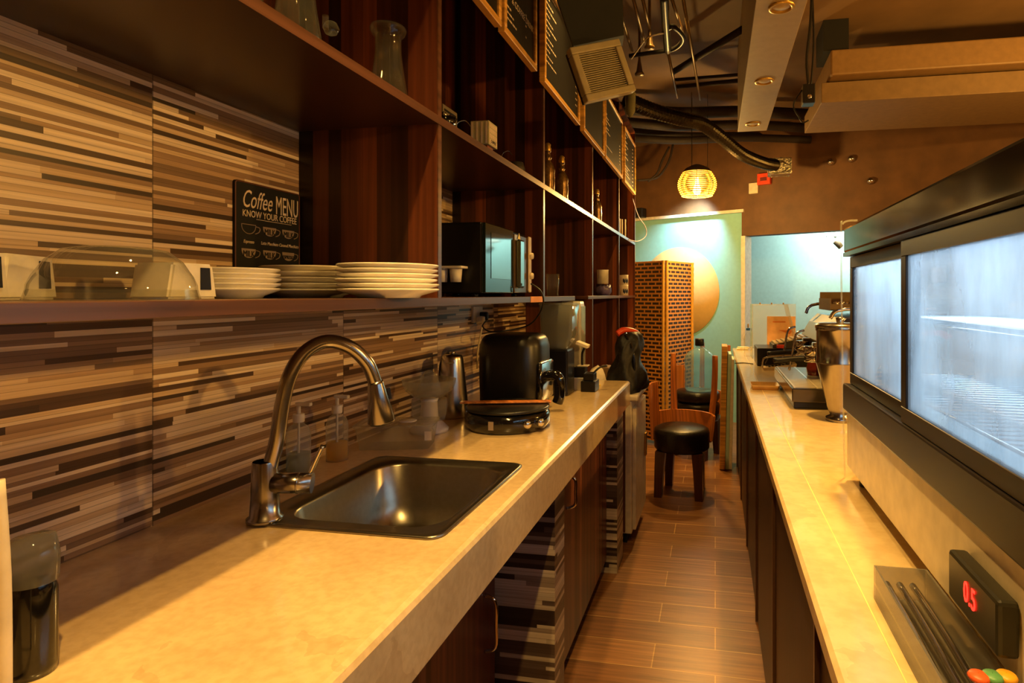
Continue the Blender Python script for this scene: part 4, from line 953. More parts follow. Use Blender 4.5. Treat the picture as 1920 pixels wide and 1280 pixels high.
def pane(y0, y1, x, name='sliding_door'):
    bm = new(); w = .027
    for a in ((y0, y1, 1.141, 1.141 + w), (y0, y1, 1.4525 - w, 1.4525), (y0, y0 + w, 1.141 + w, 1.4525 - w), (y1 - w, y1, 1.141 + w, 1.4525 - w)): box(bm, x, x + .012, *a, .001, 1)
    f = obj(name, bm, DBROWN, t)
    bm = new(); box(bm, x + .004, x + .008, y0 + w, y1 - w, 1.141 + w, 1.4525 - w); obj('door_glass', bm, FOG, f, 'fogged glass pane')
pane(ym - .012, dy1 - .006, dx0 + .012); pane(dy0 + .004, ym + .012, dx0 - .001)
bm = new()
for y in (dy0 + .04, dy1 - .05):
    for x in (dx0 + .04, dx1 - .05): cyl(bm, (x, y, CT), .016, .036, 14)
obj('foot', bm, BLACK, t)
l = light('display_case_light', 'AREA', ((dx0 + dx1) / 2, (dy0 + dy1) / 2, 1.452), 5.5, (0.60, 0.82, 1.0), .30, ((dx0 + dx1) / 2, (dy0 + dy1) / 2, 1.0), sy=.95)
l.rotation_euler = (0, 0, 0)
# contents
for i, (y, mt, hh, r) in enumerate(((.62, REDC, .10, .022), (.74, pm('green_bottle', (40, 90, 60), .3), .11, .022), (.90, pm('white_tub', (210, 214, 210), .4), .06, .04), (1.30, WPLAST, .07, .035), (1.42, WPLAST, .05, .045))):
    z_ = 1.0845
    bm = new(); lathe(bm, [(0.0005, 0), (r, 0), (r, hh * .7), (r * .5 if i < 2 else r, hh * .85), (r * .5 if i < 2 else r, hh), (0.0005, hh)], n=20); o = obj(('chilled_bottle', 'chilled_bottle', 'food_tub', 'food_tub', 'food_tub')[i], bm, mt); o.location = (.42 + .03 * (i % 3), y, z_)
    tag(o, ('dark red bottle behind the fogged display glass', 'green bottle behind the fogged display glass', 'white tub behind the near fogged glass door', 'tall white tub behind the far fogged glass door', 'low white tub at the far end inside the display fridge')[i], 'bottle' if i < 2 else 'tub')
bm = new(); 
for i in range(9): lathe(bm, [(.0005, -.008), (.0085, 0), (.0005, .008)], (.36 + .004 * i, .60 + .028 * i, 1.093), 10)
for i in range(2): box(bm, .348 + .03 * i, .352 + .03 * i, .58, .86, 1.0845, 1.0935)
tag(obj('jar_lid_rack', bm, CHROME), 'small rack of shiny round caps on the display fridge floor', 'rack')
# digital thermometer
p0, p1 = PX(1820, 1060, dx0 - .002), PX(1905, 1130, dx0 - .002)
yA, yB = YX(1905, dx0), YX(1805, dx0)
t = thing('digital_thermometer', 'dark digital thermometer with red digits fixed on the cream fridge housing', 'thermometer', (dx0 - .01, (yA + yB) / 2, .99))
bm = new(); box(bm, dx0 - .018, dx0 + .005, yA, yB, .968, 1.03, .005); obj('housing', bm, pm('dark_olive_plastic', (34, 32, 24), 0.35), t)
bm = new(); text_bm(bm, '0.5', .036, Matrix.Translation((dx0 - .0188, (yA + yB) / 2, 1.0)) @ Matrix.Rotation(-PI / 2, 4, 'Z') @ Matrix.Rotation(PI / 2, 4, 'X'), ext=.0004, sx=.8); obj('digits', bm, RLED, t, 'glowing red digits')
# clear tray of utensils near camera
q = PZ(1740, 1130, CZ); ty1 = q.y
t = thing('cutlery_tray', 'clear plastic tray with silver tongs on the bar in front of the display fridge', 'tray', (.27, ty1 - .15, CZ))
bm = new(); X0, X1, Y0, Y1 = .236, .310, ty1 - .30, ty1
box(bm, X0, X1, Y0, Y1, CZ, CZ + .004); box(bm, X0, X0 + .003, Y0, Y1, CZ + .004, CZ + .05); box(bm, X1 - .003, X1, Y0, Y1, CZ + .004, CZ + .05); box(bm, X0 + .003, X1 - .003, Y1 - .003, Y1, CZ + .004, CZ + .05); obj('tray_wall', bm, SMOKE, t)
for i, mt in enumerate((STEEL, STEEL, STEEL)):
    bm = new(); tube(bm, [(.252 + .018 * i, Y0 + .02, CZ + .012), (.254 + .016 * i, (Y0 + Y1) / 2, CZ + .02 + .004 * i), (.25 + .018 * i, Y1 - .015, CZ + .03)], .005, 8, 5)
    tag(obj('serving_tongs', bm, mt), ('silver tong arm at the aisle side of the clear tray', 'silver tong arm in the middle of the clear tray', 'silver tong arm at the fridge side of the clear tray')[i], 'tongs')
for i, (c, nm) in enumerate((((226, 96, 50), 'orange'), ((90, 150, 100), 'green'), ((220, 160, 40), 'yellow'))):
    bm = new(); q = PZ(1835 + 26 * i, 1268, CT + .055); lathe(bm, [(.0005, -.004), (.009, -.003), (.011, 0), (.009, .003), (.0005, .004)], (q.x, q.y, q.z), 16)
    o = obj('round_sticker', bm, pm('sticker_' + nm, c, .4), t, nm + ' dot')

# acrylic sheet at the far end of the fridge
bm = new(); tube(bm, [PW(1584, 893, 1.50), PW(1580, 700, 1.50), PW(1577, 440, 1.50), PW(1580, 420, 1.50), PW(1590, 414, 1.49), PW(1608, 413, 1.48)], .0022, 8, 6)
tag(obj('clear_guard_edge', bm, ACRYL), 'thin clear rounded guard rod at the far end of the display fridge', 'guard')

# ------------------------------------------------------------------ things on the bar, far side
# wooden tray
q = PZ(1442, 730, CZ)
t = thing('wooden_tray', 'small brown rectangular wooden tray at the aisle edge of the bar', 'tray', (q.x - .018, q.y + .04, CZ))
bm = new(); loft(bm, [ringat(.060, .06, .008, 0), ringat(.068, .068, .01, .022), ringat(.065, .065, .01, .022), ringat(.056, .056, .008, .006), ringat(.01, .01, .005, .006)], capa=True); obj('tray_body', bm, WOODT, t, local=True)
# espresso machine: drip tray towards the aisle
qn = PZ(1485, 768, CZ); qf = PZ(1440, 700, CZ)
ex0 = qn.x; ey0 = qn.y
t = thing('espresso_machine', 'chrome and dark lever espresso machine with wide drip tray on the bar', 'espresso machine', (ex0 + .15, ey0 + .35, CZ))
bm = new(); box(bm, ex0 + .01, ex0 + .19, ey0 + .03, ey0 + .70, CZ, CZ + .03, .004); obj('tray_foot', bm, BLACK, t)
bm = new(); box(bm, ex0, ex0 + .20, ey0, ey0 + .72, CZ + .031, CZ + .085, .004); dt = obj('drip_tray', bm, pm('polished_steel_box', (90, 84, 76), 0.2, 0.9), t)
bm = new()
for i in range(36): box(bm, ex0 + .012, ex0 + .19, ey0 + .02 + i * .019, ey0 + .028 + i * .019, CZ + .086, CZ + .089)
for x in (ex0 + .008, ex0 + .095, ex0 + .186): box(bm, x, x + .006, ey0 + .01, ey0 + .71, CZ + .0855, CZ + .0895)
obj('grille', bm, pm('grille_steel', (226, 220, 206), .3, .6, noise=0), dt, 'slotted steel grille')
bm = new(); bx0 = ex0 + .19
box(bm, bx0, bx0 + .42, ey0 + .10, ey0 + .85, CZ, CZ + .32, .02); obj('body', bm, pm('machine_black', (30, 26, 24), 0.22, 0.4), t)
bm = new(); prism(bm, [(bx0 - .04, CZ + .25), (bx0 + .02, CZ + .21), (bx0 + .42, CZ + .24), (bx0 + .42, CZ + .385), (bx0 + .04, CZ + .36), (bx0 + .0, CZ + .32)], ey0 + .12, ey0 + .84); obj('upper_housing', bm, pm('machine_bronze', (40, 32, 26), 0.3, 0.3), t)
for i, yy in enumerate((ey0 + .25, ey0 + .55)):
    bm = new(); cyl(bm, (bx0 - .075, yy, CZ + .195), .038, .04, 28); cyl(bm, (bx0 - .075, yy, CZ + .165), .033, .03, 28); box(bm, bx0 - .075, bx0 + .01, yy - .02, yy + .02, CZ + .20, CZ + .25, .004); g = obj('group_head', bm, CHROME, t)
    bm = new(); tube(bm, [(bx0 - .10, yy, CZ + .18), (bx0 - .15, yy - .005, CZ + .178), (bx0 - .24, yy - .02, CZ + .17)], .011, 10, 4); obj('portafilter', bm, BLACK, g, 'black portafilter handle')
    bm = new(); tube(bm, [(bx0 - .10, yy + .06, CZ + .30), (bx0 - .135, yy + .06, CZ + .28), (bx0 - .15, yy + .06, CZ + .20), (bx0 - .165, yy + .06, CZ + .12)], .005, 8, 6); obj('steam_wand', bm, CHROME, t)
bm = new(); tube(bm, [(bx0 - .02, ey0 + .14, CZ + .36), (bx0 + .04, ey0 + .13, CZ + .40), (bx0 + .38, ey0 + .13, CZ + .40)], .008, 8, 5); tube(bm, [(bx0 - .02, ey0 + .82, CZ + .36), (bx0 + .04, ey0 + .82, CZ + .41), (bx0 + .38, ey0 + .82, CZ + .41)], .008, 8, 5); obj('cup_rail', bm, CHROME, t)
# red jug on drip tray
t2 = thing('glass_jug', 'small jug of dark red liquid with a black lid on the espresso drip tray', 'jug', (ex0 + .15, ey0 + .40, CZ + .0902))
bm = new(); lathe(bm, [(0.0005, 0), (.034, 0), (.038, .03), (.03, .07), (.026, .075)], n=24); obj('jug', bm, REDC, t2, local=True)
bm = new(); cyl(bm, (0, 0, .0755), .027, .018, 20); obj('lid', bm, BLACK, t2, local=True)
# boxes on top
zz = CZ + .387
t3 = thing('open_box', 'open brown box of small dark parts on top of the espresso machine', 'box', (bx0 + .15, ey0 + .5, zz))
bm = new(); X0, X1, Y0, Y1 = bx0 + .02, bx0 + .26, ey0 + .36, ey0 + .66
box(bm, X0, X1, Y0, Y1, zz, zz + .004); box(bm, X0, X0 + .004, Y0, Y1, zz, zz + .055); box(bm, X1 - .004, X1, Y0, Y1, zz, zz + .075); box(bm, X0 + .004, X1 - .004, Y0, Y0 + .004, zz, zz + .03); box(bm, X0 + .004, X1 - .004, Y1 - .004, Y1, zz, zz + .085); obj('carton', bm, pm('brown_carton', (128, 104, 66), .6), t3)
bm = new()
for i in range(8): lathe(bm, [(0.0005, -.012), (.010, -.008), (.014, 0), (.010, .008), (.0005, .012)], (X0 + .03 + .024 * i, Y0 + .03 + .01 * (i % 3), zz + .03), 12)
obj('metal_parts', bm, STEEL, t3)
q = PW(1545, 585, 3.0)
t4 = thing('syrup_jar', 'translucent tall jar with dark lid on top of the espresso machine', 'jar', (bx0 + .31, ey0 + .42, zz))
bm = new(); cyl(bm, (0, 0, 0), .035, .11, 24); obj('jar', bm, ACRYL, t4, local=True)
bm = new(); cyl(bm, (0, 0, .111), .037, .02, 24); obj('lid', bm, pm('grey_brown_lid', (120, 104, 90), .4), t4, local=True)
# steel hopper
q = PZ(1562, 757, CZ); R = .082
qw = PW(1575, 700, 2.18); hxp, hyp = qw.x, qw.y
t = thing('steel_hopper', 'polished steel cylinder with conical base beside the display fridge', 'hopper', (hxp, hyp, CZ))
bm = new(); lathe(bm, [(0.0005, .002), (.05, 0), (.05, .012), (.034, .02), (.045, .05), (R, .205), (R + .002, .21), (R + .002, .215), (R, .22), (R, .325), (R + .003, .328), (R + .003, .338)], n=48); obj('vessel', bm, NICKEL, t, local=True)
bm = new(); lathe(bm, [(R + .005, .3385), (R + .005, .350), (R - .01, .356), (0.0005, .358)], n=48); lathe(bm, [(.012, .358), (.016, .375), (.0005, .38)], n=16); obj('lid', bm, STEEL, t, local=True)
# cash box / register
q = PZ(1418, 683, CZ)
q2 = PW(1452, 660, 3.95)
t = thing('cash_register', 'black cash drawer with a slanted keyboard on top at the far end of the bar', 'cash register', (q2.x, q2.y, CZ))
bm = new(); box(bm, -.12, .22, -.14, .16, 0, .115, .005); obj('drawer', bm, BLACK, t, local=True)
bm = new(); prism(bm, [(-.02, .1155), (.24, .1155), (.24, .20), (-.02, .135)], -.11, .14, 'y'); b = obj('keyboard', bm, pm('dark_key_body', (52, 46, 36), .4), t, local=True)
bm = new()
for i in range(8):
    for j in range(6):
        xx = -.008 + i * .029; box(bm, xx, xx + .023, -.10 + j * .038, -.072 + j * .038, 0.137 + (xx + .02) * .25, .146 + (xx + .02) * .25, .001, 1)
obj('keys', bm, CREAM, b, 'cream keys', local=True)
bm = new(); box(bm, .0, .05, -.16, -.142, .118, .140, .003); obj('red_switch', bm, RED, t, 'orange red block', local=True)
# label machine w handle
q2 = PZ(1462, 694, CZ)
t = thing('card_terminal', 'white card terminal with raised black lid and wire handle on the bar', 'card terminal', (q2.x, q2.y + .06, CZ))
bm = new(); prism(bm, [(-.09, 0), (.09, 0), (.10, .04), (-.10, .012)], -.06, .06, 'y'); obj('body', bm, CREAM, t, local=True)
bm = new()
for i in range(5): box(bm, -.065 + .02 * i, -.052 + .02 * i, -.05, -.03, .018 + .003 * i, .024 + .003 * i, .001, 1)
box(bm, .04, .075, -.05, -.01, .034, .040); obj('keys', bm, BLACKM, t, local=True)
bm = new(); tube(bm, [(-.10, -.055, .01), (-.10, -.055, .05), (-.08, -.055, .075), (.02, -.055, .09), (.10, -.055, .088), (.13, -.055, .07)], .005, 8, 6); obj('handle', bm, CHROME, t, 'silver wire handle', local=True)
bm = new(); prism(bm, [(-.08, .03), (.10, .05), (.10, .082), (-.06, .068)], .0, .05, 'y'); obj('lid', bm, BLACK, t, local=True)
# acrylic display with picture
q2 = PW(1452, 600, 4.35)
t = thing('acrylic_sneeze_guard', 'clear acrylic box with a small picture at the far end of the bar', 'acrylic guard', (q2.x, q2.y, CZ))
bm = new(); wv = .165; top = 1.29 - CZ
box(bm, -wv, -wv + .006, -.12, .12, 0, top); box(bm, -wv + .006, wv, .115, .12, 0, top)
prism(bm, [(wv - .09, top), (wv, 0), (wv + .006, 0), (wv - .084, top)], -.12, .114, 'y'); box(bm, -wv + .006, wv - .09, -.12, .114, top - .006, top); obj('panel', bm, ACRYL, t, local=True)
bm = new()
for x in (-.11, -.03, .05): cyl(bm, (x, -.118, top), .005, .012, 8)
obj('screw', bm, GOLD, t, local=True)
t = thing('picture_stand', 'small peach coloured print with a drawing standing inside the acrylic box', 'picture', (q2.x + .05, q2.y + .02, CZ))
bm = new(); box(bm, -.10, .10, 0, .008, 0, .30, .001, 1); obj('print', bm, pm('peach_print', (226, 176, 130), .5, noise=.1, scale=10), t, local=True)
bm = new(); prism(bm, [(-.02, .20), (.06, .17), (.075, .19), (.07, .215), (.05, .20)], -.0012, 0, 'y'); prism(bm, [(-.06, .255), (.03, .255), (.03, .265), (-.06, .265)], -.0012, 0, 'y'); obj('drawing', bm, pm('orange_ink', (206, 120, 60), .6), t, local=True)
# small bottle
q = PZ(1403, 668, CZ)
t = thing('small_water_bottle', 'clear plastic bottle with bright blue cap at the far bar corner', 'bottle', (q.x, q.y + .02, CZ))
bm = new(); lathe(bm, [(0.0005, 0), (.030, 0), (.032, .02), (.030, .06), (.032, .12), (.028, .15), (.013, .18), (.012, .195)], n=24); obj('bottle', bm, GLASSD, t, local=True)
bm = new(); cyl(bm, (0, 0, .192), .015, .018, 16); obj('cap', bm, BLUEC, t, local=True)
bm = new(); cyl(bm, (0, 0, .211), .005, .03, 10); obj('nozzle', bm, GOLD, t, local=True)
q = PZ(1385, 653, CZ); bm = new(); box(bm, -.05, .04, -.05, .03, 0, .012, .002); box(bm, -.03, .05, -.03, .05, .012, .022, .002, m=Matrix.Rotation(.3, 4, 'Z'))
o = obj('notepad', bm, PAPER); o.location = (q.x + .03, 5.12, CZ); tag(o, 'small white notepads at the far end of the bar', 'notepad')
bm = new(); tube(bm, [PZ(1378, 681, CT + .003), PZ(1395, 680, CT + .003), PZ(1412, 682, CT + .003)], .003, 6, 4); tag(obj('thin_cable', bm, BLACK), 'thin black cable crossing the far end of the bar top', 'cable')

# ------------------------------------------------------------------ ceiling things
# light box with three downlights
bl, br = .157, .355
zbm = 2.51
yb1 = PZ(1412, 246, zbm).y
t = thing('downlight_beam', 'long greyish boxed ceiling beam with three round downlights', 'light box', (.25, 2.2, CE))
bm = new(); box(bm, bl, br, .2, yb1, zbm, CE, .002, 1); obj('beam', bm, GREYM, t)
for px, py in ((1465, 13), (1433, 152), (1412, 232), ):
    q = PZ(px, py, zbm)
    bm = new(); Mx = Matrix.Translation((q.x, q.y, zbm)) @ Matrix.Rotation(PI, 4, 'X')
    lathe(bm, [(.052, 0), (.050, .006), (.042, .008), (.036, .002), (.034, .001)], n=36, m=Mx); r_ = obj('downlight_ring', bm, GOLD, t, 'brassy ring')
    bm = new(); lathe(bm, [(.034, .0012), (.020, .005), (.0005, .006)], n=32, m=Mx); obj('lens', bm, LENS, r_)
# duct box on the right
uz = 2.60
ya, yb_ = PZ(1535, 193, uz).y, PZ(1510, 250, uz).y
xa = .545 * 1.24
t = thing('ceiling_duct_box', 'wide brown boxed ventilation duct hanging under the ceiling on the right', 'duct', (2.0, 4.2, uz))
bm = new(); box(bm, xa, 4.6, ya, yb_, uz, uz + .13, .004); obj('lower_box', bm, pm('tan_duct', (122, 96, 62), .55, noise=.05), t)
bm = new(); box(bm, xa + .04, 4.6, ya - .10, yb_ - .2, uz + .14, uz + .30, .01); obj('upper_box', bm, pm('tan_duct_upper', (128, 98, 60), .5, noise=.05), t)
bm = new(); q0, q1 = PY(1545, 140, ya - .1), PY(1596, 25, ya - .1)
box(bm, q0.x, q1.x - .01, ya - .08, ya + .2, uz + .302, CE - .001); obj('dark_riser', bm, BLACKM, t, 'black riser up to the ceiling')
# black speaker with cables beside beam
q = PW(1516, 178, 3.3)
t = thing('wall_speaker', 'small black box speaker hanging between beam and duct', 'speaker', (q.x, q.y, q.z))
bm = new(); box(bm, -.035, .03, -.04, .04, -.055, .05, .004); obj('cabinet', bm, BLACK, t, local=True)
bm = new(); lathe(bm, [(0.0005, .003), (.010, .002), (.012, 0)], n=16, m=Matrix.Translation((0, -.0405, -.02)) @ Matrix.Rotation(PI / 2, 4, 'X')); obj('badge', bm, CHROME, t, local=True)
bm = new(); tube(bm, [(0, 0, .05), (-.01, 0, .2), (.01, 0, .4), (.02, 0, CE - q.z - .002)], .008, 8, 6); tube(bm, [(.015, .02, .05), (.03, .02, .3), (.02, .02, CE - q.z - .002)], .006, 8, 6); tube(bm, [(-.035, 0, .03), (-.08, 0, -.05), (-.05, 0, -.12), (-.03, .0, -.15), (.0, 0, -.14)], .004, 8, 6); obj('cable', bm, BLACK, t, local=True)

# pendant lamp
pl = PW(1307, 346, 5.2)
t = thing('pendant_lamp', 'glowing rattan ring pendant lamp hanging before the brown wall', 'pendant lamp', (pl.x, pl.y, pl.z))
bm = new()
for i in range(13):
    f = i / 12; z = -.095 + .20 * f; r_ = .118 + .05 * math.sin(PI * (f * .86 + .1))
    pts_ = [Vector((r_ * math.cos(a), r_ * math.sin(a), z)) for a in [2 * PI * k / 36 for k in range(37)]]
    tube(bm, pts_, .0042, 6, 0)
for k in range(8):
    a = 2 * PI * k / 8; pts_ = []
    for i in range(9): f = i / 8; r_ = .116 + .05 * math.sin(PI * (f * .86 + .1)); pts_.append((r_ * math.cos(a), r_ * math.sin(a), -.095 + .20 * f))
    tube(bm, pts_, .003, 5, 0)
obj('shade', bm, WICK, t, local=True)
bm = new(); lathe(bm, [(.13, .105), (.10, .14), (.05, .165), (.02, .175), (.0005, .176)], n=32); obj('crown', bm, pm('dark_cane_crown', (58, 40, 24), .6), t, 'dark domed crown', local=True)
bm = new(); lathe(bm, [(.0005, -.088), (.022, -.083), (.034, -.06), (.03, -.03), (.016, .01), (.013, .06), (.0005, .062)], n=24); obj('bulb', bm, BULB, t, 'glowing bulb', local=True)
bm = new()
for a in (0, 2.1, 4.2): tube(bm, [(.09 * math.cos(a), .09 * math.sin(a), .145), (.09 * math.cos(a), .09 * math.sin(a), CE - pl.z - .002)], .0018, 6, 0)
obj('hanging_wire', bm, BLACK, t, local=True)
light('pendant_light', 'POINT', (pl.x, pl.y, pl.z - .17), 85, WARM2, .05)

# conduits
def pipe(name, a, b, r, mt, label, mids=()):
    bm = new(); tube(bm, [a, *mids, b], r, 10, 6 if mids else 0); return tag(obj(name, bm, mt), label, 'pipe', None)
ZC = 2.86
names = ['metal conduit pipe under the ceiling, touching the black vent housing', 'short conduit pipe second from the black vent housing', 'short conduit pipe third from the black vent housing', 'short conduit ending at the clamp joint', 'long conduit pipe nearest the light beam, reaching toward the pendant', 'conduit pipe below the clamp joint']
for i, (a, b) in enumerate((((1150, -20), (1185, 95)), ((1183, -20), (1208, 78)), ((1201, -20), (1222, 74)), ((1254, -20), (1280, 62)), ((1278, -20), (1313, 187)), ((1252, 95), (1270, 183)))):
    pipe('conduit_pipe', PZ(a[0], a[1], ZC), PZ(b[0], b[1], ZC), .009, PIPE, names[i])
za = 2.95
pipe('dark_pipe', PZ(1262, 135, za), PZ(1392, 55, za), .022, PIPED, 'black pipe running diagonally to the light beam')
pipe('dark_pipe', PZ(1262, 150, za - .02), PZ(1386, 140, za - .02), .012, PIPED, 'upper thin black pipe crossing to the beam')
pipe('dark_pipe', PZ(1268, 163, za - .03), PZ(1386, 151, za - .03), .016, PIPED, 'lower black pipe crossing to the beam')
bm = new(); tube(bm, [PZ(1180, 105, 2.8), PZ(1215, 100, 2.8), PZ(1262, 92, 2.8), PZ(1281, 72, 2.8), PZ(1262, 50, 2.8), PZ(1245, 60, 2.8)], .014, 8, 6); tube(bm, [PZ(1245, -10, 2.8), PZ(1248, 40, 2.8), PZ(1252, 95, 2.8)], .022, 8, 5); tag(obj('coiled_cable', bm, BLACK), 'thick black cable coiled around the conduits', 'cable')
bm = new(); tube(bm, [PZ(1184, 110, 2.78), PZ(1200, 88, 2.78), PZ(1215, 70, 2.78), PZ(1245, 62, 2.78)], .004, 6, 5); tag(obj('white_cable', bm, CREAM), 'thin pale cable from the louvred vent to the conduits', 'cable')
for i, (px, py) in enumerate(((1218, 88), (1199, 138))):
    bm = new(); q = PZ(px, py, 2.76); lathe(bm, [(.0005, -.012), (.028, -.01), (.03, 0), (.02, .012), (.008, .09), (.008, CE - .001 - q.z), (.0005, CE - .001 - q.z)], (q.x, q.y, q.z), 20); tag(obj('sprinkler_cap', bm, PIPE), 'small round cap hanging below the short conduits' if i == 0 else 'round cap hanging just right of the louvred vent', 'sprinkler')
for i, (y0_, y1_, zc) in enumerate(((200, 215, 2.96), (225, 240, 2.92), (255, 262, 2.88), (240, 262, 2.98))):
    a = PZ(1190, y0_, zc); b = PZ(1520, y1_, zc)
    a = PW(1140, y0_, (zc - H) * F_PX / (HY - y0_)); 
    pipe('ceiling_duct_pipe', a, b, .05 - .006 * i, PIPED, ('nearest dark insulated pipe crossing under the ceiling', 'second dark insulated pipe crossing under the ceiling', 'lowest dark insulated pipe crossing before the brown wall', 'farthest dark insulated pipe crossing under the ceiling')[i], (a.lerp(b, .33) + Vector((0, 0, -.03)), a.lerp(b, .66) + Vector((0, .05, .02))))
# curved wires on brown wall
for pts_, lb in ((((1262, 270), (1255, 300), (1240, 325), (1225, 335), (1195, 338)), 'thin black cable looping on the brown wall left of the pendant'), (((1255, 275), (1242, 300), (1232, 325), (1215, 340)), 'thicker dark cable hanging on the brown wall left of the pendant')):
    bm = new(); tube(bm, [PW(a, b, 6.35) for a, b in pts_], .012, 8, 6); tag(obj('wall_cable', bm, PIPED), lb, 'cable')

# flexible duct
dp = [PW(1175, 188, 4.1), PW(1225, 208, 4.3), PW(1275, 222, 4.5), PW(1315, 232, 4.7), PW(1350, 256, 4.9), PW(1390, 288, 5.15), PW(1430, 305, 5.4), PW(1455, 310, 5.55)]
P_ = smooth_pts(dp, 10)
bm = new(); N = 120
acc = [0.0]
for a, b in zip(P_[:-1], P_[1:]): acc.append(acc[-1] + (b - a).length)
def at(s):
    s *= acc[-1]
    for i in range(len(acc) - 1):
        if acc[i + 1] >= s: f = (s - acc[i]) / (acc[i + 1] - acc[i] + 1e-9); return P_[i].lerp(P_[i + 1], f)
    return P_[-1]
pp = [at(i / N) for i in range(N + 1)]
tube(bm, pp, .06, 16, 0, rad=lambda f: .049 + (.007 if int(round(f * N)) % 2 else -.005))
for f in bm.faces: f.smooth = False
tag(obj('flexible_duct', bm, DUCTM), 'ribbed silver flexible duct curving down to the foil wrapped outlet', 'duct')
q = PW(1462, 312, 5.6)
bm = new(); box(bm, q.x - .10, q.x + .10, q.y - .07, q.y + .10, q.z - .08, q.z + .07, .012); bmesh.ops.subdivide_edges(bm, edges=bm.edges[:], cuts=3)
for v in bm.verts: v.co += Vector((random.uniform(-1, 1), random.uniform(-1, 1), random.uniform(-1, 1))) * .006
tag(obj('foil_outlet', bm, FOIL), 'crinkled foil wrapped outlet box at the end of the flexible duct', 'outlet box')
# emergency box and switch on brown wall
def onwall(px, py):
    r_ = ray(px, py); k_ = (B0.dot(wn)) / (r_.x * wn.x + r_.y * wn.y); return Vector((0, 0, H)) + r_ * k_
def wallbox(px0, py0, px1, py1, d0, d1, bev=.004):
    a, b = onwall(px0, py0), onwall(px1, py1)
    s0, s1 = (a - B0).dot(wdir), (b - B0).dot(wdir)
    bm = new(); box(bm, min(s0, s1), max(s0, s1), -.02 - d1, -.02 - d0, min(a.z, b.z), max(a.z, b.z), bev, m=MW); return bm
t = thing('alarm_box', 'red orange alarm box on the brown wall beside the foil outlet', 'alarm', onwall(1436, 338))
obj('case', wallbox(1424, 328, 1448, 346, 0, .05), RED, t)
obj('slot', wallbox(1430, 335, 1442, 340, .05, .053, 0), pm('dark_red_slot', (110, 26, 14), .5), t)
tag(obj('wall_switch_box', wallbox(1407, 345, 1424, 363, 0, .03), CREAM), 'square cream junction box on the brown wall under the alarm', 'junction box')
for i, (px, py) in enumerate(((1560, 305), (1598, 299), (1634, 340))):
    q = onwall(px, py); bm = new(); Mq = Matrix.Translation(q + wn * .02) @ wn.to_track_quat('Z', 'Y').to_matrix().to_4x4()
    lathe(bm, [(.0005, .045), (.022, .04), (.034, .02), (.034, .002), (.0005, .001)], n=24, m=Mq)
    tag(obj('chrome_spotlight', bm, CHROME), ('small round chrome spot on the brown wall, nearest the foil outlet', 'small round chrome spot on the brown wall under the duct box', 'largest chrome round spot, above the corner of the display fridge')[i], 'spotlight')
# small black projector in the corner above the teal wall
bm = new(); q = onwall(1208, 402); Mq = MW
a = (q - B0).dot(wdir)
box(bm, a - .06, a + .06, -.15, -.045, q.z - .05, q.z + .06, .008, m=MW)
tag(obj('corner_speaker', bm, BLACK), 'small black speaker in the corner above the teal wall', 'speaker')
q = PX(1180, 372, SX)
bm = new(); tube(bm, [PX(1186, 372, SX + .01), PX(1197, 405, SX + .03), PX(1210, 425, SX + .06), PX(1211, 442, SX + .06), PX(1196, 452, SX + .04), PX(1178, 449, SX + .02)], .004, 8, 6); tag(obj('loose_cable', bm, pm('lilac_cable', (150, 140, 160), .5)), 'thin pale cable looping off the far end of the shelving', 'cable')
# wall lamp in the back room
q = onwall(1568, 450); r_ = ray(1566, 452); q = Vector((0, 0, H)) + r_ * 7.0
t = thing('track_spotlight', 'small white track spotlight in the mint back room', 'spotlight', q)
bm = new(); box(bm, -.10, .06, -.02, .02, .05, .09, .004); box(bm, -.01, .01, -.01, .01, .0, .05); obj('bracket', bm, WPLAST, t, local=True)
bm = new(); cyl(bm, (0, 0, 0), .035, .10, 18, m=Matrix.Rotation(2.4, 4, 'Y')); obj('head', bm, pm('tan_head', (120, 96, 66), .5), t, local=True)
bm = new(); tube(bm, [(0, 0, .09), (0, 0, CE - q.z - .001)], .006, 8, 0); obj('drop_rod', bm, WPLAST, t, local=True)

# louvred vent box with black housing
cc = PW(1130, 133, 2.05)
up = Vector((0, 0, 1))
t = thing('louvred_vent', 'beige louvred grille tilted on a black housing above the menu boards', 'vent', cc)
c00, c10, c11, c01 = PW(1092, 193, 2.02), PW(1184, 172, 2.10), PW(1170, 70, 2.10), PW(1074, 90, 2.02)
ex = (c10 - c00).normalized(); ey = (c01 - c00); ey = (ey - ex * ex.dot(ey)).normalized(); ez = ex.cross(ey)
Wv, Hv = (c10 - c00).length, (c01 - c00).length
cen = (c00 + c10 + c11 + c01) / 4
Mv = Matrix.Translation(cen - cc) @ Matrix((( ex.x, ey.x, ez.x, 0), (ex.y, ey.y, ez.y, 0), (ex.z, ey.z, ez.z, 0), (0, 0, 0, 1)))
bm = new(); fw = .025
for a in ((-Wv / 2, Wv / 2, -Hv / 2, -Hv / 2 + fw), (-Wv / 2, Wv / 2, Hv / 2 - fw, Hv / 2), (-Wv / 2, -Wv / 2 + fw, -Hv / 2 + fw, Hv / 2 - fw), (Wv / 2 - fw, Wv / 2, -Hv / 2 + fw, Hv / 2 - fw)): box(bm, *a, -.03, .006, .004, m=Mv)
obj('frame', bm, BEIGE, t, local=True)
bm = new(); n = 19
for i in range(n):
    yv = -Hv / 2 + fw + (Hv - 2 * fw) * (i + .5) / n; box(bm, -Wv / 2 + fw, Wv / 2 - fw, yv - .0017, yv + .0017, -.012, .0, .0, m=Mv)
obj('louvres', bm, BEIGE, t, local=True)
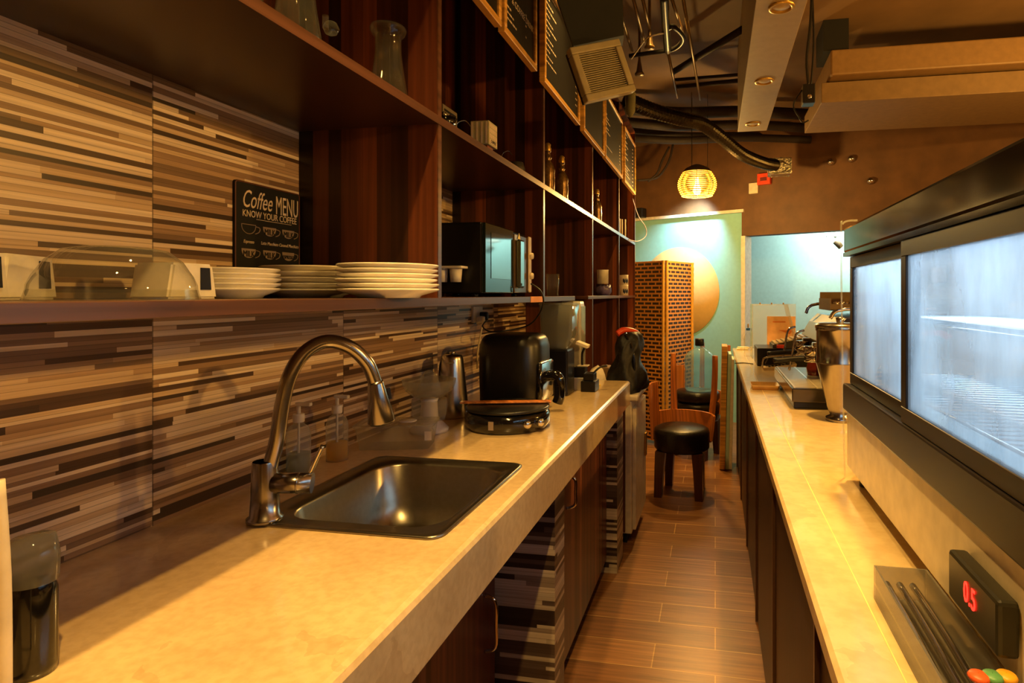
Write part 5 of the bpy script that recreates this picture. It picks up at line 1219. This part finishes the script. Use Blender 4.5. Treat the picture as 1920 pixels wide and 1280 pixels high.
bm = new(); box(bm, -Wv / 2 + .005, Wv / 2 - .005, -Hv / 2 + .005, Hv / 2 - .005, -.05, -.014, m=Mv); obj('backing', bm, BLACKM, t, local=True)
tL, tR = PW(1032, -40, 2.0), PW(1166, -40, 2.12)
bm = new(); bL, bR = PW(1075, 86, 2.06), PW(1170, 66, 2.14)
fr_ = [tL, tR, bR, bL]; bk_ = [p + Vector((-.03, .16, .03)) for p in fr_]
loft(bm, [[p - cc for p in fr_], [p - cc for p in bk_]], True, True, False)
ztl = CE - .001
loft(bm, [[Vector((tL.x, tL.y, tL.z - .02)) - cc, Vector((tR.x, tR.y, tR.z - .02)) - cc, bk_[1] - cc, bk_[0] - cc], [Vector((tL.x, tL.y, ztl)) - cc, Vector((tR.x, tR.y, ztl)) - cc, Vector((bk_[1].x, bk_[1].y, ztl)) - cc, Vector((bk_[0].x, bk_[0].y, ztl)) - cc]], True, True, False)
obj('housing', bm, BLACKM, t, 'black housing reaching the ceiling', local=True)
bm = new(); q = PW(1182, 190, 2.2) - cc; lathe(bm, [(.0005, -.06), (.008, -.055), (.018, -.035), (.02, .03), (.0005, .032)], (q.x, q.y, q.z), 14); obj('drain_hose', bm, pm('mossy_hose', (96, 90, 56), .8), t, 'ragged hanging hose end', local=True)

# bright curtain edge / white post at the left picture border
q0 = PX(-10, 900, -.80)
bm = new(); a = PW(2, 890, .62); tube(bm, [PW(-6, 900, .62), PW(6, 1080, .62), PW(8, 1290, .62), Vector((PW(8, 1290, .62).x, PW(8, 1290, .62).y, CT + .001))], .0065, 12, 4)
tag(obj('steel_rod', bm, CREAM), 'pale upright rod at the lower left edge of the picture', 'rod')
q = PZ(30, 1230, CZ)
t = thing('dark_canister', 'dark round canister standing at the near left end of the worktop', 'canister', (-.815, .585, CZ))
bm = new(); lathe(bm, [(0.0005, 0), (.022, 0), (.023, .01), (.023, .10), (.020, .11)], n=32); obj('body', bm, BLACKG, t, local=True)
bm = new(); lathe(bm, [(.024, .1105), (.025, .14), (.021, .165), (.0005, .168)], n=32); obj('lid', bm, SMOKE, t, local=True)
